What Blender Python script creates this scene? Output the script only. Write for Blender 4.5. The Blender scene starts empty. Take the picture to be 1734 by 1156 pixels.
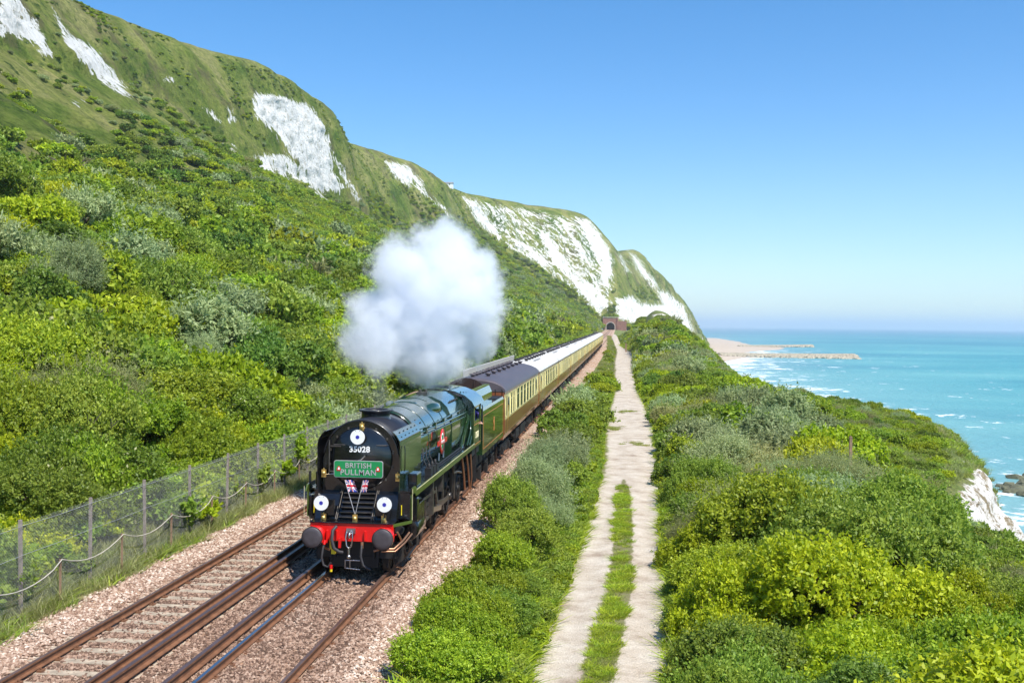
import bpy, math, random
import numpy as np
from mathutils import Vector, Matrix

random.seed(7)
rng = np.random.default_rng(11)
D = bpy.data
SC = bpy.context.scene
COL = SC.collection

# ------------------------------------------------------------------ camera
CF, CYAW, CPITCH, CROLL, CH = 1836.0, .10256, .01615, .01097, 6.31
cF = np.array([-math.sin(CYAW) * math.cos(CPITCH), math.cos(CYAW) * math.cos(CPITCH), -math.sin(CPITCH)])
cR = np.array([math.cos(CYAW), math.sin(CYAW), 0.0])
cU = np.cross(cR, cF)
cR, cU = cR * math.cos(CROLL) + cU * math.sin(CROLL), -cR * math.sin(CROLL) + cU * math.cos(CROLL)
cam_d = D.cameras.new("camera")
cam = D.objects.new("camera", cam_d)
COL.objects.link(cam)
cam_d.sensor_width = 36
cam_d.lens = CF / 1734 * 36
cam_d.clip_start = .1
cam_d.clip_end = 80000
M = Matrix([[cR[i], cU[i], -cF[i], (0, 0, CH)[i]] for i in range(3)] + [[0, 0, 0, 1]])
cam.matrix_world = M
SC.camera = cam

# ------------------------------------------------------------------ sky, sun, exposure
SUN_EL, SUN_AZ = math.radians(56), math.radians(134)      # azimuth clockwise from +Y
w = D.worlds.new("World")
SC.world = w
w.use_nodes = True
nt = w.node_tree
bg = nt.nodes["Background"]
sky = nt.nodes.new("ShaderNodeTexSky")
sky.sky_type = 'NISHITA'
sky.sun_disc = False
sky.sun_elevation = SUN_EL
sky.sun_rotation = SUN_AZ
sky.altitude = 0
sky.air_density = 1.0
sky.dust_density = 0.2
sky.ozone_density = 4.0
hs = nt.nodes.new("ShaderNodeHueSaturation")
hs.inputs['Saturation'].default_value = 1.25
nt.links.new(sky.outputs[0], hs.inputs['Color'])
# the low sky over the sea is a pale clean blue: tint by height above the horizon
gtc = nt.nodes.new("ShaderNodeTexCoord"); gsp = nt.nodes.new("ShaderNodeSeparateXYZ"); grp_ = nt.nodes.new("ShaderNodeValToRGB")
gel = grp_.color_ramp.elements
gel[0].position = 0.0; gel[0].color = (.72, .82, .97, 1)
gel[1].position = .45; gel[1].color = (.74, .95, .98, 1)
g2 = gel.new(.12); g2.color = (.86, .91, 1.0, 1)
gmx = nt.nodes.new("ShaderNodeMix"); gmx.data_type = 'RGBA'; gmx.blend_type = 'MULTIPLY'; gmx.inputs[0].default_value = 1
nt.links.new(gtc.outputs['Generated'], gsp.inputs[0]); nt.links.new(gsp.outputs[2], grp_.inputs[0])
nt.links.new(hs.outputs[0], gmx.inputs[6]); nt.links.new(grp_.outputs[0], gmx.inputs[7])
nt.links.new(gmx.outputs[2], bg.inputs[0])
bg.inputs[1].default_value = .12
sun_d = D.lights.new("sun", 'SUN')
sun_d.energy = 4.6
sun_d.angle = math.radians(.55)
sun_d.color = (1, .95, .87)
sun = D.objects.new("sun", sun_d)
COL.objects.link(sun)
sv = Vector((math.sin(SUN_AZ) * math.cos(SUN_EL), math.cos(SUN_AZ) * math.cos(SUN_EL), math.sin(SUN_EL)))
sun.rotation_euler = sv.to_track_quat('Z', 'Y').to_euler()
SC.view_settings.view_transform = 'Standard'
SC.view_settings.look = 'None'
SC.view_settings.exposure = 0.6
SC.view_settings.gamma = 1
SC.render.engine = 'CYCLES'
SC.cycles.volume_bounces = 20
SC.cycles.max_bounces = 20
SC.cycles.diffuse_bounces = 3
SC.cycles.transparent_max_bounces = 12
SC.cycles.use_denoising = True

# ------------------------------------------------------------------ helpers
def tag(o, label=None, cat=None, group=None, kind=None):
    if label: o["label"] = label
    if cat: o["category"] = cat
    if group: o["group"] = group
    if kind: o["kind"] = kind
    return o

def empty(name, loc, label, cat, group=None, rz=0):
    o = D.objects.new(name, None)
    COL.objects.link(o)
    o.location = loc
    o.rotation_euler = (0, 0, rz)
    o.empty_display_size = .3
    return tag(o, label, cat, group)

def link(name, me, parent=None, loc=None):
    o = D.objects.new(name, me)
    COL.objects.link(o)
    if parent: o.parent = parent
    if loc is not None: o.location = loc
    return o

def copy_tree(o, parent=None):
    c = o.copy()
    COL.objects.link(c)
    c.parent = parent
    for ch in o.children:
        copy_tree(ch, c)
    return c

class MB:
    def __init__(s):
        s.v, s.f, s.m, s.sm = [], [], [], []
    def add(s, vs, fs, mi=0, smooth=False):
        o = len(s.v)
        s.v += [tuple(p) for p in vs]
        s.f += [tuple(i + o for i in f) for f in fs]
        s.m += [mi] * len(fs)
        s.sm += [smooth] * len(fs)
    def box(s, x0, x1, y0, y1, z0, z1, mi=0):
        if x0 > x1: x0, x1 = x1, x0
        vs = [(x, y, z) for z in (z0, z1) for y in (y0, y1) for x in (x0, x1)]
        s.add(vs, [(0, 2, 3, 1), (4, 5, 7, 6), (0, 1, 5, 4), (2, 6, 7, 3), (0, 4, 6, 2), (1, 3, 7, 5)], mi)
    def bar(s, p, q, w_, h_=None, mi=0):
        h_ = h_ or w_
        p, q = Vector(p), Vector(q)
        d = (q - p).normalized()
        a = d.cross(Vector((0, 0, 1)))
        if a.length < 1e-3: a = Vector((1, 0, 0))
        a.normalize(); b = a.cross(d)
        vs = [c + a * (sx * w_ / 2) + b * (sy * h_ / 2) for c in (p, q) for sx, sy in ((-1, -1), (1, -1), (1, 1), (-1, 1))]
        s.add(vs, [(0, 1, 2, 3), (7, 6, 5, 4), (0, 4, 5, 1), (1, 5, 6, 2), (2, 6, 7, 3), (3, 7, 4, 0)], mi)
    def tube(s, pts, r, n=8, mi=0, caps=True, flat=1.0):
        pts = [Vector(p) for p in pts]
        rs = r if isinstance(r, (list, tuple)) else [r] * len(pts)
        rings = []
        up = None
        for i, p in enumerate(pts):
            d = (pts[min(i + 1, len(pts) - 1)] - pts[max(i - 1, 0)]).normalized()
            if up is None:
                up = Vector((0, 0, 1)) if abs(d.z) < .9 else Vector((1, 0, 0))
            a = d.cross(up).normalized(); b = a.cross(d).normalized()
            up = b
            rings.append([p + (a * math.cos(2 * math.pi * k / n) + b * flat * math.sin(2 * math.pi * k / n)) * rs[i] for k in range(n)])
        vs = [v for rg in rings for v in rg]
        fs = [(i * n + k, i * n + (k + 1) % n, (i + 1) * n + (k + 1) % n, (i + 1) * n + k) for i in range(len(pts) - 1) for k in range(n)]
        s.add(vs, fs, mi, True)
        if caps:
            s.add(rings[0], [tuple(range(n))], mi)
            s.add(rings[-1], [tuple(reversed(range(n)))], mi)
    def lathe(s, prof, c, axis='y', n=24, mi=0, sx=1, sy=1, a0=0, a1=2 * math.pi):
        """prof: list of (along, radius)"""
        vs, full = [], abs(a1 - a0 - 2 * math.pi) < 1e-6
        m = n if full else n + 1
        for (l, r) in prof:
            for k in range(m):
                a = a0 + (a1 - a0) * k / n
                u, v = r * math.cos(a) * sx, r * math.sin(a) * sy
                vs.append({'y': (c[0] + u, c[1] + l, c[2] + v), 'z': (c[0] + u, c[1] + v, c[2] + l), 'x': (c[0] + l, c[1] + u, c[2] + v)}[axis])
        fs = []
        for i in range(len(prof) - 1):
            for k in range(n):
                k2 = (k + 1) % m
                fs.append((i * m + k, i * m + k2, (i + 1) * m + k2, (i + 1) * m + k))
        s.add(vs, fs, mi, True)
    def prism(s, poly, a, b, axis='y', mi=0, smooth=False):
        """poly in the plane perpendicular to axis: y -> (x,z), x -> (y,z), z -> (x,y)"""
        n = len(poly)
        def P(p, t): return {'y': (p[0], t, p[1]), 'x': (t, p[0], p[1]), 'z': (p[0], p[1], t)}[axis]
        vs = [P(p, a) for p in poly] + [P(p, b) for p in poly]
        s.add(vs, [(i, (i + 1) % n, n + (i + 1) % n, n + i) for i in range(n)], mi, smooth)
        s.add([P(p, a) for p in poly], [tuple(range(n))], mi)
        s.add([P(p, b) for p in poly], [tuple(reversed(range(n)))], mi)
    def sheet(s, poly, a, b, axis='y', th=.02, mi=0, smooth=True):
        """open polyline extruded along axis with thickness"""
        n = len(poly)
        out = []
        for i in range(n):
            p0, p1 = poly[max(i - 1, 0)], poly[min(i + 1, n - 1)]
            dx, dz = p1[0] - p0[0], p1[1] - p0[1]
            l = math.hypot(dx, dz) or 1
            out.append((poly[i][0] + dz / l * th, poly[i][1] - dx / l * th))
        def P(p, t): return {'y': (p[0], t, p[1]), 'x': (t, p[0], p[1]), 'z': (p[0], p[1], t)}[axis]
        vs = [P(p, t) for t in (a, b) for p in poly] + [P(p, t) for t in (a, b) for p in out]
        fs = []
        for i in range(n - 1):
            fs.append((i, i + 1, n + i + 1, n + i))
            fs.append((2 * n + i, 3 * n + i, 3 * n + i + 1, 2 * n + i + 1))
        s.add(vs, fs, mi, smooth)
        rim = []
        for i in range(n - 1):
            rim.append((i, i + 1, 2 * n + i + 1, 2 * n + i)); rim.append((n + i, 3 * n + i, 3 * n + i + 1, n + i + 1))
        rim += [(0, n, 3 * n, 2 * n), (n - 1, 3 * n - 1, 4 * n - 1, 2 * n - 1)]
        s.add(vs, rim, mi)
    def mesh(s, name, mats):
        me = D.meshes.new(name)
        me.from_pydata(s.v, [], s.f)
        for m in (mats if isinstance(mats, (list, tuple)) else [mats]): me.materials.append(m)
        me.polygons.foreach_set('material_index', s.m)
        me.polygons.foreach_set('use_smooth', s.sm)
        me.validate(clean_customdata=False)
        import bmesh
        bm = bmesh.new(); bm.from_mesh(me)
        bmesh.ops.recalc_face_normals(bm, faces=bm.faces)
        bm.to_mesh(me); bm.free()
        me.update()
        return me
    def build(s, name, mats, parent=None, loc=None, bevel=0):
        o = link(name, s.mesh(name, mats), parent, loc)
        if bevel:
            b = o.modifiers.new('bevel', 'BEVEL'); b.width = bevel; b.segments = 2; b.limit_method = 'ANGLE'
        return o

def np_mesh(name, V, F, mat, smooth=True, attrs=None):
    """V (n,3), F (m,k) numpy"""
    me = D.meshes.new(name)
    V = np.ascontiguousarray(V, np.float32); F = np.ascontiguousarray(F, np.int32)
    m, k = F.shape
    me.vertices.add(len(V)); me.vertices.foreach_set('co', V.ravel())
    me.loops.add(m * k); me.loops.foreach_set('vertex_index', F.ravel())
    me.polygons.add(m)
    me.polygons.foreach_set('loop_start', np.arange(0, m * k, k, dtype=np.int32))
    me.polygons.foreach_set('loop_total', np.full(m, k, np.int32))
    me.polygons.foreach_set('use_smooth', np.full(m, smooth))
    for m_ in (mat if isinstance(mat, (list, tuple)) else [mat]): me.materials.append(m_)
    me.update(calc_edges=True)
    for nme, (dom, arr) in (attrs or {}).items():
        a = me.attributes.new(nme, 'FLOAT', dom)
        a.data.foreach_set('value', np.ascontiguousarray(arr, np.float32).ravel())
    return me

def grid_faces(r, c):
    i = np.arange(r - 1)[:, None] * c + np.arange(c - 1)[None, :]
    return np.stack([i, i + 1, i + c + 1, i + c], -1).reshape(-1, 4)

def _h(ix, iy, iz, seed):
    n = (ix.astype(np.int64) * 374761393 + iy.astype(np.int64) * 668265263 + iz.astype(np.int64) * 2147483647 + seed * 1274126177) & 0xffffffff
    n = ((n ^ (n >> 13)) * 1274126177) & 0xffffffff
    n = ((n ^ (n >> 15)) * 2246822519) & 0xffffffff
    return ((n ^ (n >> 16)) & 0xffffff) / float(0xffffff)

def vnoise(x, y, z=0, seed=0):
    x, y, z = np.broadcast_arrays(np.asarray(x, float), np.asarray(y, float), np.asarray(z, float))
    xi, yi, zi = np.floor(x), np.floor(y), np.floor(z)
    fx, fy, fz = x - xi, y - yi, z - zi
    fx, fy, fz = [t * t * (3 - 2 * t) for t in (fx, fy, fz)]
    r = 0
    for dx in (0, 1):
        for dy in (0, 1):
            for dz in (0, 1):
                r = r + _h(xi + dx, yi + dy, zi + dz, seed) * (fx if dx else 1 - fx) * (fy if dy else 1 - fy) * (fz if dz else 1 - fz)
    return r * 2 - 1

def fbm(x, y, z=0, oct=4, seed=0):
    r, a, f = 0, 1.0, 1.0
    for k in range(oct):
        r = r + a * vnoise(np.asarray(x) * f, np.asarray(y) * f, np.asarray(z) * f, seed + k)
        a *= .5; f *= 2.03
    return r / 1.9

def lerp_tab(x, tab):
    t = np.array(tab, float)
    return np.stack([np.interp(x, t[:, 0], t[:, k]) for k in range(1, t.shape[1])], -1)

def proj(P):
    d = P - np.array([0, 0, CH]); z = d @ cF
    zz = np.where(z > .1, z, .1)
    return 867 + CF * (d @ cR) / zz, 578 - CF * (d @ cU) / zz, z

def poly_sd(u, v, poly):
    """signed distance (positive inside) to polygon, in photo pixels"""
    poly = np.array(poly, float); n = len(poly)
    dmin = np.full(u.shape, 1e9); inside = np.zeros(u.shape, bool)
    for i in range(n):
        a, b = poly[i], poly[(i + 1) % n]
        e = b - a; wx, wy = u - a[0], v - a[1]
        t = np.clip((wx * e[0] + wy * e[1]) / (e @ e), 0, 1)
        dmin = np.minimum(dmin, np.hypot(wx - e[0] * t, wy - e[1] * t))
        c = ((a[1] > v) != (b[1] > v)) & (u < (b[0] - a[0]) * (v - a[1]) / ((b[1] - a[1]) or 1e-9) + a[0])
        inside ^= c
    return np.where(inside, dmin, -dmin)

# ------------------------------------------------------------------ materials
class NT:
    def __init__(s, name):
        s.m = D.materials.new(name); s.m.use_nodes = True
        s.t = s.m.node_tree; s.p = s.t.nodes['Principled BSDF']; s.out = s.t.nodes['Material Output']
    def n(s, typ, **kw):
        nd = s.t.nodes.new('ShaderNode' + typ)
        for k, v in kw.items():
            if hasattr(nd, k) and not k[0].isupper(): setattr(nd, k, v)
            else: nd.inputs[k.replace('_', ' ')].default_value = v
        return nd
    def l(s, a, b): s.t.links.new(a, b)
    def coord(s, scale=(1, 1, 1), typ='Object', rot=(0, 0, 0)):
        tc = s.n('TexCoord'); mp = s.n('Mapping')
        mp.inputs['Scale'].default_value = scale; mp.inputs['Rotation'].default_value = rot
        s.l(tc.outputs[typ], mp.inputs[0]); return mp.outputs[0]
    def noise(s, vec, scale, detail=4, rough=.55, dist=0):
        nd = s.n('TexNoise'); nd.inputs['Scale'].default_value = scale; nd.inputs['Detail'].default_value = detail
        nd.inputs['Roughness'].default_value = rough; nd.inputs['Distortion'].default_value = dist
        if vec is not None: s.l(vec, nd.inputs['Vector'])
        return nd.outputs['Fac']
    def ramp(s, fac, stops):
        r = s.n('ValToRGB'); e = r.color_ramp.elements
        while len(e) < len(stops): e.new(.5)
        for el, (p, c) in zip(e, stops):
            el.position = p; el.color = (*c, 1) if len(c) == 3 else c
        s.l(fac, r.inputs[0]); return r.outputs[0]
    def mix(s, fac, a, b, mode='MIX'):
        m = s.n('Mix'); m.data_type = 'RGBA'; m.blend_type = mode
        for sock, val in ((m.inputs[0], fac), (m.inputs[6], a), (m.inputs[7], b)):
            if hasattr(val, 'is_linked') or hasattr(val, 'links'): s.l(val, sock)
            elif isinstance(val, (int, float)): sock.default_value = val
            else: sock.default_value = (*val, 1)
        return m.outputs[2]
    def math(s, op, a, b=0.0, clamp=False):
        m = s.n('Math', operation=op); m.use_clamp = clamp
        for i, val in ((0, a), (1, b)):
            if hasattr(val, 'links'): s.l(val, m.inputs[i])
            else: m.inputs[i].default_value = val
        return m.outputs[0]
    def attr(s, name):
        a = s.n('Attribute'); a.attribute_name = name; return a.outputs['Fac']
    def bump(s, h, strength=.5, dist=.05):
        b = s.n('Bump'); b.inputs['Strength'].default_value = strength; b.inputs['Distance'].default_value = dist
        s.l(h, b.inputs['Height']); s.l(b.outputs[0], s.p.inputs['Normal'])

def simple(name, c, rough=.6, metal=0, var=.15, vs=6, coat=0, bump=0, spec=None):
    s = NT(name)
    v = s.coord()
    nz = s.noise(v, vs, 5)
    c2 = tuple(min(1, x * (1 + var)) for x in c); c1 = tuple(x * (1 - var) for x in c)
    s.l(s.ramp(nz, [(.3, c1), (.7, c2)]), s.p.inputs['Base Color'])
    s.l(s.math('MULTIPLY_ADD', nz, .2), s.p.inputs['Roughness'])
    s.p.inputs['Roughness'].default_value = rough
    r = s.n('MapRange'); s.l(nz, r.inputs[0]); r.inputs[3].default_value = rough * .8; r.inputs[4].default_value = min(1, rough * 1.2)
    s.l(r.outputs[0], s.p.inputs['Roughness'])
    s.p.inputs['Metallic'].default_value = metal
    s.p.inputs['Coat Weight'].default_value = coat
    s.p.inputs['Coat Roughness'].default_value = .06
    if spec is not None: s.p.inputs['Specular IOR Level'].default_value = spec
    if bump: s.bump(nz, bump, .02)
    return s.m

def leaf_mat(name, ca, cb, trans=.42, flower=None):
    s = NT(name)
    oi = s.n('ObjectInfo')
    rnd = s.attr('tint')
    base = s.ramp(rnd, [(0, ca), (1, cb)])
    if flower:
        base = s.mix(s.math('GREATER_THAN', rnd, flower[0]), base, flower[1])
    hsv = s.n('HueSaturation'); s.l(base, hsv.inputs['Color'])
    rr = s.n('MapRange'); s.l(oi.outputs['Random'], rr.inputs[0]); rr.inputs[3].default_value = .78; rr.inputs[4].default_value = 1.2
    s.l(rr.outputs[0], hsv.inputs['Value'])
    r2 = s.n('MapRange'); s.l(s.math('FRACT', s.math('MULTIPLY', oi.outputs['Random'], 7.3)), r2.inputs[0]); r2.inputs[3].default_value = .485; r2.inputs[4].default_value = .515
    s.l(r2.outputs[0], hsv.inputs['Hue'])
    s.l(hsv.outputs[0], s.p.inputs['Base Color'])
    s.p.inputs['Roughness'].default_value = .5
    s.p.inputs['Specular IOR Level'].default_value = .35
    tr = s.n('BsdfTranslucent')
    h2 = s.n('HueSaturation'); s.l(hsv.outputs[0], h2.inputs['Color']); h2.inputs['Value'].default_value = 1.25; h2.inputs['Hue'].default_value = .49
    s.l(h2.outputs[0], tr.inputs[0])
    mx = s.n('MixShader'); mx.inputs[0].default_value = trans
    s.l(s.p.outputs[0], mx.inputs[1]); s.l(tr.outputs[0], mx.inputs[2]); s.l(mx.outputs[0], s.out.inputs[0])
    return s.m

MAT = {}
MAT['leaf_bright'] = leaf_mat('bright leaf', (.14, .24, .012), (.46, .56, .035))
MAT['leaf_mid'] = leaf_mat('mid green leaf', (.115, .20, .018), (.38, .48, .06))
MAT['leaf_dark'] = leaf_mat('dark leaf', (.075, .155, .016), (.22, .34, .045), .38)
MAT['leaf_grey'] = leaf_mat('grey green leaf', (.20, .27, .09), (.48, .56, .27), .4)
MAT['leaf_yellow'] = leaf_mat('yellow green leaf', (.19, .28, .006), (.54, .60, .025))
MAT['leaf_dry'] = leaf_mat('dry twiggy leaf', (.20, .23, .06), (.42, .43, .18), .38)
MAT['leaf_flower'] = leaf_mat('leaf with cream blossom', (.12, .20, .015), (.30, .39, .04), .4, (.93, (.6, .58, .3)))
MAT['grass_blade'] = leaf_mat('grass blade', (.17, .22, .03), (.36, .38, .10), .45, (.985, (.7, .55, .05)))
MAT['bark'] = simple('bark', (.13, .10, .07), .9, var=.3, vs=20)

def ballast_mat():
    s = NT('brown ballast stones')
    v = s.coord()
    vo = s.n('TexVoronoi'); vo.inputs['Scale'].default_value = 17; s.l(v, vo.inputs['Vector'])
    vd = s.n('TexVoronoi', feature='DISTANCE_TO_EDGE'); vd.inputs['Scale'].default_value = 17; s.l(v, vd.inputs['Vector'])
    sep = s.n('SeparateColor'); s.l(vo.outputs['Color'], sep.inputs[0])
    stone = s.ramp(sep.outputs[0], [(0, (.34, .20, .13)), (.35, (.50, .345, .245)), (.7, (.62, .48, .37)), (1, (.80, .71, .60))])
    big = s.noise(v, .35, 4)
    rust = s.ramp(big, [(.35, (1, 1, 1)), (.65, (.88, .74, .62))])
    c = s.mix(1.0, stone, rust, 'MULTIPLY')
    gap = s.ramp(vd.outputs[0], [(0, (.3, .22, .18)), (.12, (1, 1, 1))])
    c = s.mix(.85, c, gap, 'MULTIPLY')
    s.l(c, s.p.inputs['Base Color'])
    s.p.inputs['Roughness'].default_value = .9
    h = s.math('ADD', s.math('MULTIPLY', s.math('MINIMUM', vd.outputs[0], .3), 3.0), s.math('MULTIPLY', sep.outputs[1], .7))
    s.bump(h, .55, .05)
    return s.m
MAT['ballast'] = ballast_mat()

def stone_mat():
    s = NT('loose ballast stone')
    rnd = s.attr('tint')
    c = s.ramp(rnd, [(0, (.10, .055, .035)), (.4, (.31, .195, .135)), (.75, (.48, .355, .27)), (1, (.72, .62, .52))])
    s.l(c, s.p.inputs['Base Color']); s.p.inputs['Roughness'].default_value = .9
    return s.m
MAT['stone'] = stone_mat()

def ground_mat():
    s = NT('rough grass soil and chalk')
    v = s.coord()
    n1, n2 = s.noise(v, .5, 6), s.noise(v, 6, 5)
    g = s.ramp(n1, [(.3, (.09, .14, .02)), (.5, (.15, .19, .035)), (.7, (.22, .21, .08))])
    g = s.mix(1.0, g, s.ramp(n2, [(.3, (.6, .6, .6)), (.7, (1.3, 1.3, 1.2))]), 'MULTIPLY')
    ch = s.mix(s.noise(v, 1.2, 5), (.72, .66, .58), (.85, .81, .75))
    ch = s.mix(s.ramp(s.noise(v, .7, 9, .78), [(.51, (0, 0, 0)), (.56, (1, 1, 1))]), ch, (.26, .20, .11))
    a = s.attr('chalk')
    f = s.math('ADD', a, s.math('MULTIPLY', s.math('SUBTRACT', s.noise(v, .7, 6, .7), .5), 1.3))
    c = s.mix(s.ramp(f, [(.48, (0, 0, 0)), (.54, (1, 1, 1))]), g, ch)
    s.l(c, s.p.inputs['Base Color']); s.p.inputs['Roughness'].default_value = .95
    s.bump(s.noise(v, 1.4, 9, .75), .9, .5)
    return s.m
MAT['ground'] = ground_mat()

def hill_mat():
    s = NT('downland turf and chalk')
    v = s.coord()
    vs = s.coord((.10, .7, .18))
    n1 = s.noise(v, .03, 9, .68, .6); n2 = s.noise(vs, .35, 7, .65, .3); n3 = s.noise(v, .8, 6, .7)
    g = s.ramp(n1, [(.36, (.085, .15, .018)), (.44, (.17, .225, .04)), (.52, (.27, .29, .075)), (.60, (.35, .33, .13)), (.68, (.20, .24, .05))])
    g = s.mix(.8, g, s.ramp(n2, [(.3, (.55, .6, .5)), (.55, (1, 1, 1)), (.75, (1.35, 1.25, 1.15))]), 'MULTIPLY')
    g = s.mix(.9, g, s.ramp(n3, [(.32, (.5, .55, .5)), (.62, (1.15, 1.15, 1.1))]), 'MULTIPLY')
    b = s.ramp(s.noise(v, .05, 10, .78), [(.53, (0, 0, 0)), (.60, (1, 1, 1))])
    g = s.mix(s.math('MULTIPLY', b, .75), g, (.13, .115, .055))
    g = s.mix(s.ramp(s.noise(v, .16, 9, .8), [(.56, (0, 0, 0)), (.61, (1, 1, 1))]), g, (.035, .075, .012))
    ch = s.ramp(s.noise(vs, .9, 8, .7), [(.30, (.50, .45, .36)), (.40, (.74, .72, .66)), (.52, (.87, .86, .82))])
    ch = s.mix(s.ramp(s.noise(v, .55, 8, .75), [(.58, (0, 0, 0)), (.64, (1, 1, 1))]), ch, (.26, .24, .12))
    a = s.attr('chalk')
    f = s.math('ADD', a, s.math('MULTIPLY', s.math('SUBTRACT', s.noise(vs, .55, 8, .75, .4), .5), 1.5))
    f = s.math('ADD', f, s.math('MULTIPLY', s.math('SUBTRACT', s.noise(v, .3, 8, .8), .5), 1.2))
    c = s.mix(s.ramp(f, [(.48, (0, 0, 0)), (.53, (1, 1, 1))]), g, ch)
    s.l(c, s.p.inputs['Base Color']); s.p.inputs['Roughness'].default_value = .95
    s.p.inputs['Specular IOR Level'].default_value = .1
    s.bump(s.math('ADD', s.noise(v, .35, 9, .75), s.noise(vs, .6, 7, .7)), 1.0, 2.6)
    return s.m
MAT['hill'] = hill_mat()

def path_mat():
    s = NT('pale chalky track')
    v = s.coord()
    n1, n2 = s.noise(v, 1.1, 7, .65), s.noise(v, 24, 4)
    c = s.ramp(n1, [(.3, (.32, .25, .19)), (.45, (.48, .41, .33)), (.62, (.58, .52, .44))])
    c = s.mix(.7, c, s.ramp(n2, [(.35, (.68, .66, .62)), (.65, (1.1, 1.08, 1.05))]), 'MULTIPLY')
    vo = s.n('TexVoronoi'); vo.inputs['Scale'].default_value = 14; s.l(v, vo.inputs['Vector'])
    c = s.mix(s.ramp(vo.outputs['Distance'], [(.07, (1, 1, 1)), (.13, (0, 0, 0))]), c, (.25, .2, .15))
    e = s.math('ADD', s.attr('verge'), s.math('MULTIPLY', s.math('SUBTRACT', s.noise(v, 2.2, 6, .7), .5), 1.5))
    soil = s.mix(s.noise(v, 6, 4), (.20, .15, .09), (.14, .17, .04))
    c = s.mix(s.ramp(e, [(.45, (0, 0, 0)), (.62, (1, 1, 1))]), c, soil)
    s.l(c, s.p.inputs['Base Color']); s.p.inputs['Roughness'].default_value = .95
    s.bump(s.math('ADD', n2, s.math('MULTIPLY', n1, 2)), .7, .04)
    return s.m
MAT['path'] = path_mat()

def sea_mat():
    s = NT('turquoise sea')
    v = s.coord()
    vb = s.coord((.5, .9, 1), rot=(0, 0, .5))
    n1 = s.noise(vb, .0035, 5, .6, .5)
    n2 = s.noise(vb, .03, 5, .6)
    c = s.ramp(n1, [(.34, (.12, .36, .35)), (.48, (.055, .28, .30)), (.60, (.02, .20, .25)), (.70, (.10, .34, .34))])
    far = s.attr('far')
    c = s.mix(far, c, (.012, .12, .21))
    c = s.mix(s.attr('foam'), c, (.30, .42, .42))
    c = s.mix(.35, c, s.ramp(n2, [(.35, (.8, .85, .9)), (.65, (1.15, 1.1, 1.08))]), 'MULTIPLY')
    vf = s.coord((1.0, .8, 1), rot=(0, 0, -.6))
    w1 = s.noise(vf, .045, 7, .7, .6)
    w2 = s.noise(vf, .17, 6, .7, .3)
    f = s.math('ADD', s.math('ADD', s.math('MULTIPLY', w1, .6), s.math('MULTIPLY', w2, .4)), s.math('MULTIPLY', s.attr('foam'), .215))
    cap = s.ramp(f, [(.625, (0, 0, 0)), (.65, (1, 1, 1))])
    c = s.mix(cap, c, (.85, .88, .88))
    s.l(c, s.p.inputs['Base Color'])
    s.p.inputs['Roughness'].default_value = .35
    s.p.inputs['Specular IOR Level'].default_value = .12
    s.bump(s.math('ADD', s.noise(vf, .5, 5), s.math('MULTIPLY', w2, 2)), .9, .5)
    return s.m
MAT['sea'] = sea_mat()
MAT['sand'] = simple('beach shingle', (.46, .37, .28), .95, vs=.3, var=.15)
MAT['rock'] = simple('groyne rock', (.36, .31, .22), .95, vs=.6, var=.5)
MAT['rail'] = simple('rusty rail', (.17, .075, .035), .75, var=.3, vs=5)
MAT['railtop'] = simple('worn rail head', (.22, .13, .10), .4, metal=.6, var=.3, vs=4)
MAT['shiny'] = simple('polished rail head', (.42, .40, .46), .22, metal=1, var=.1)
MAT['conduct'] = simple('conductor rail steel', (.13, .085, .085), .42, metal=.5, var=.2, vs=3)
MAT['sleeper'] = simple('concrete sleeper', (.36, .29, .21), .95, var=.35, vs=5, bump=.3)
MAT['timber'] = simple('old timber sleeper', (.22, .13, .08), .95, var=.35, vs=7)
MAT['insul'] = simple('insulator', (.12, .08, .06), .6)
MAT['galv'] = simple('galvanised wire', (.33, .34, .33), .6, metal=.1)
MAT['post'] = simple('weathered concrete post', (.27, .22, .18), .9, var=.25, vs=9)
MAT['cable'] = simple('pale cable', (.46, .42, .33), .6)
MAT['black'] = simple('gloss black', (.006, .006, .007), .22, coat=.6, var=.2)
MAT['sbox'] = simple('smokebox black', (.016, .015, .018), .33, var=.25, vs=3, coat=.25)
MAT['green'] = simple('dark engine green', (.011, .033, .011), .16, coat=1, var=.08, vs=2)
MAT['valance'] = simple('lined green valance', (.075, .11, .02), .3, coat=.6, var=.1)
MAT['orange'] = simple('orange lining', (.5, .2, .04), .4)
MAT['cream_line'] = simple('cream numeral', (.78, .70, .42), .4)
MAT['red'] = simple('red buffer beam', (.65, .008, .006), .35, var=.06, coat=.4)
MAT['bufface'] = simple('greasy buffer face', (.06, .05, .055), .5, var=.2, vs=9)
MAT['steel'] = simple('bright steel', (.55, .55, .55), .3, metal=1)
MAT['motion'] = simple('oily motion steel', (.13, .115, .10), .4, metal=.7, var=.4)
MAT['brass'] = simple('brass lamp', (.75, .5, .16), .3, metal=.8)
MAT['copper'] = simple('copper pipe', (.42, .22, .13), .4, metal=.7)
MAT['white'] = simple('white enamel', (.86, .86, .84), .4, var=.03)
MAT['blue'] = simple('royal blue', (.03, .03, .35), .4)
MAT['boardgreen'] = simple('headboard green', (.01, .24, .07), .35, var=.05)
MAT['silver'] = simple('silver lettering', (.52, .50, .50), .4, metal=.4)
MAT['yellow'] = simple('yellow paint', (.8, .6, .02), .4)
MAT['rubber'] = simple('rubber hose', (.035, .032, .035), .6)
MAT['dark'] = simple('underframe black', (.012, .011, .011), .6, var=.4)
MAT['coal'] = simple('coal', (.012, .011, .012), .5, var=.5, vs=12, bump=1)
MAT['umber'] = simple('umber brown paint', (.22, .075, .03), .32, coat=.45, var=.14, vs=2)
MAT['darkbrown'] = simple('sooty brown paint', (.035, .018, .014), .5, var=.2)
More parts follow.
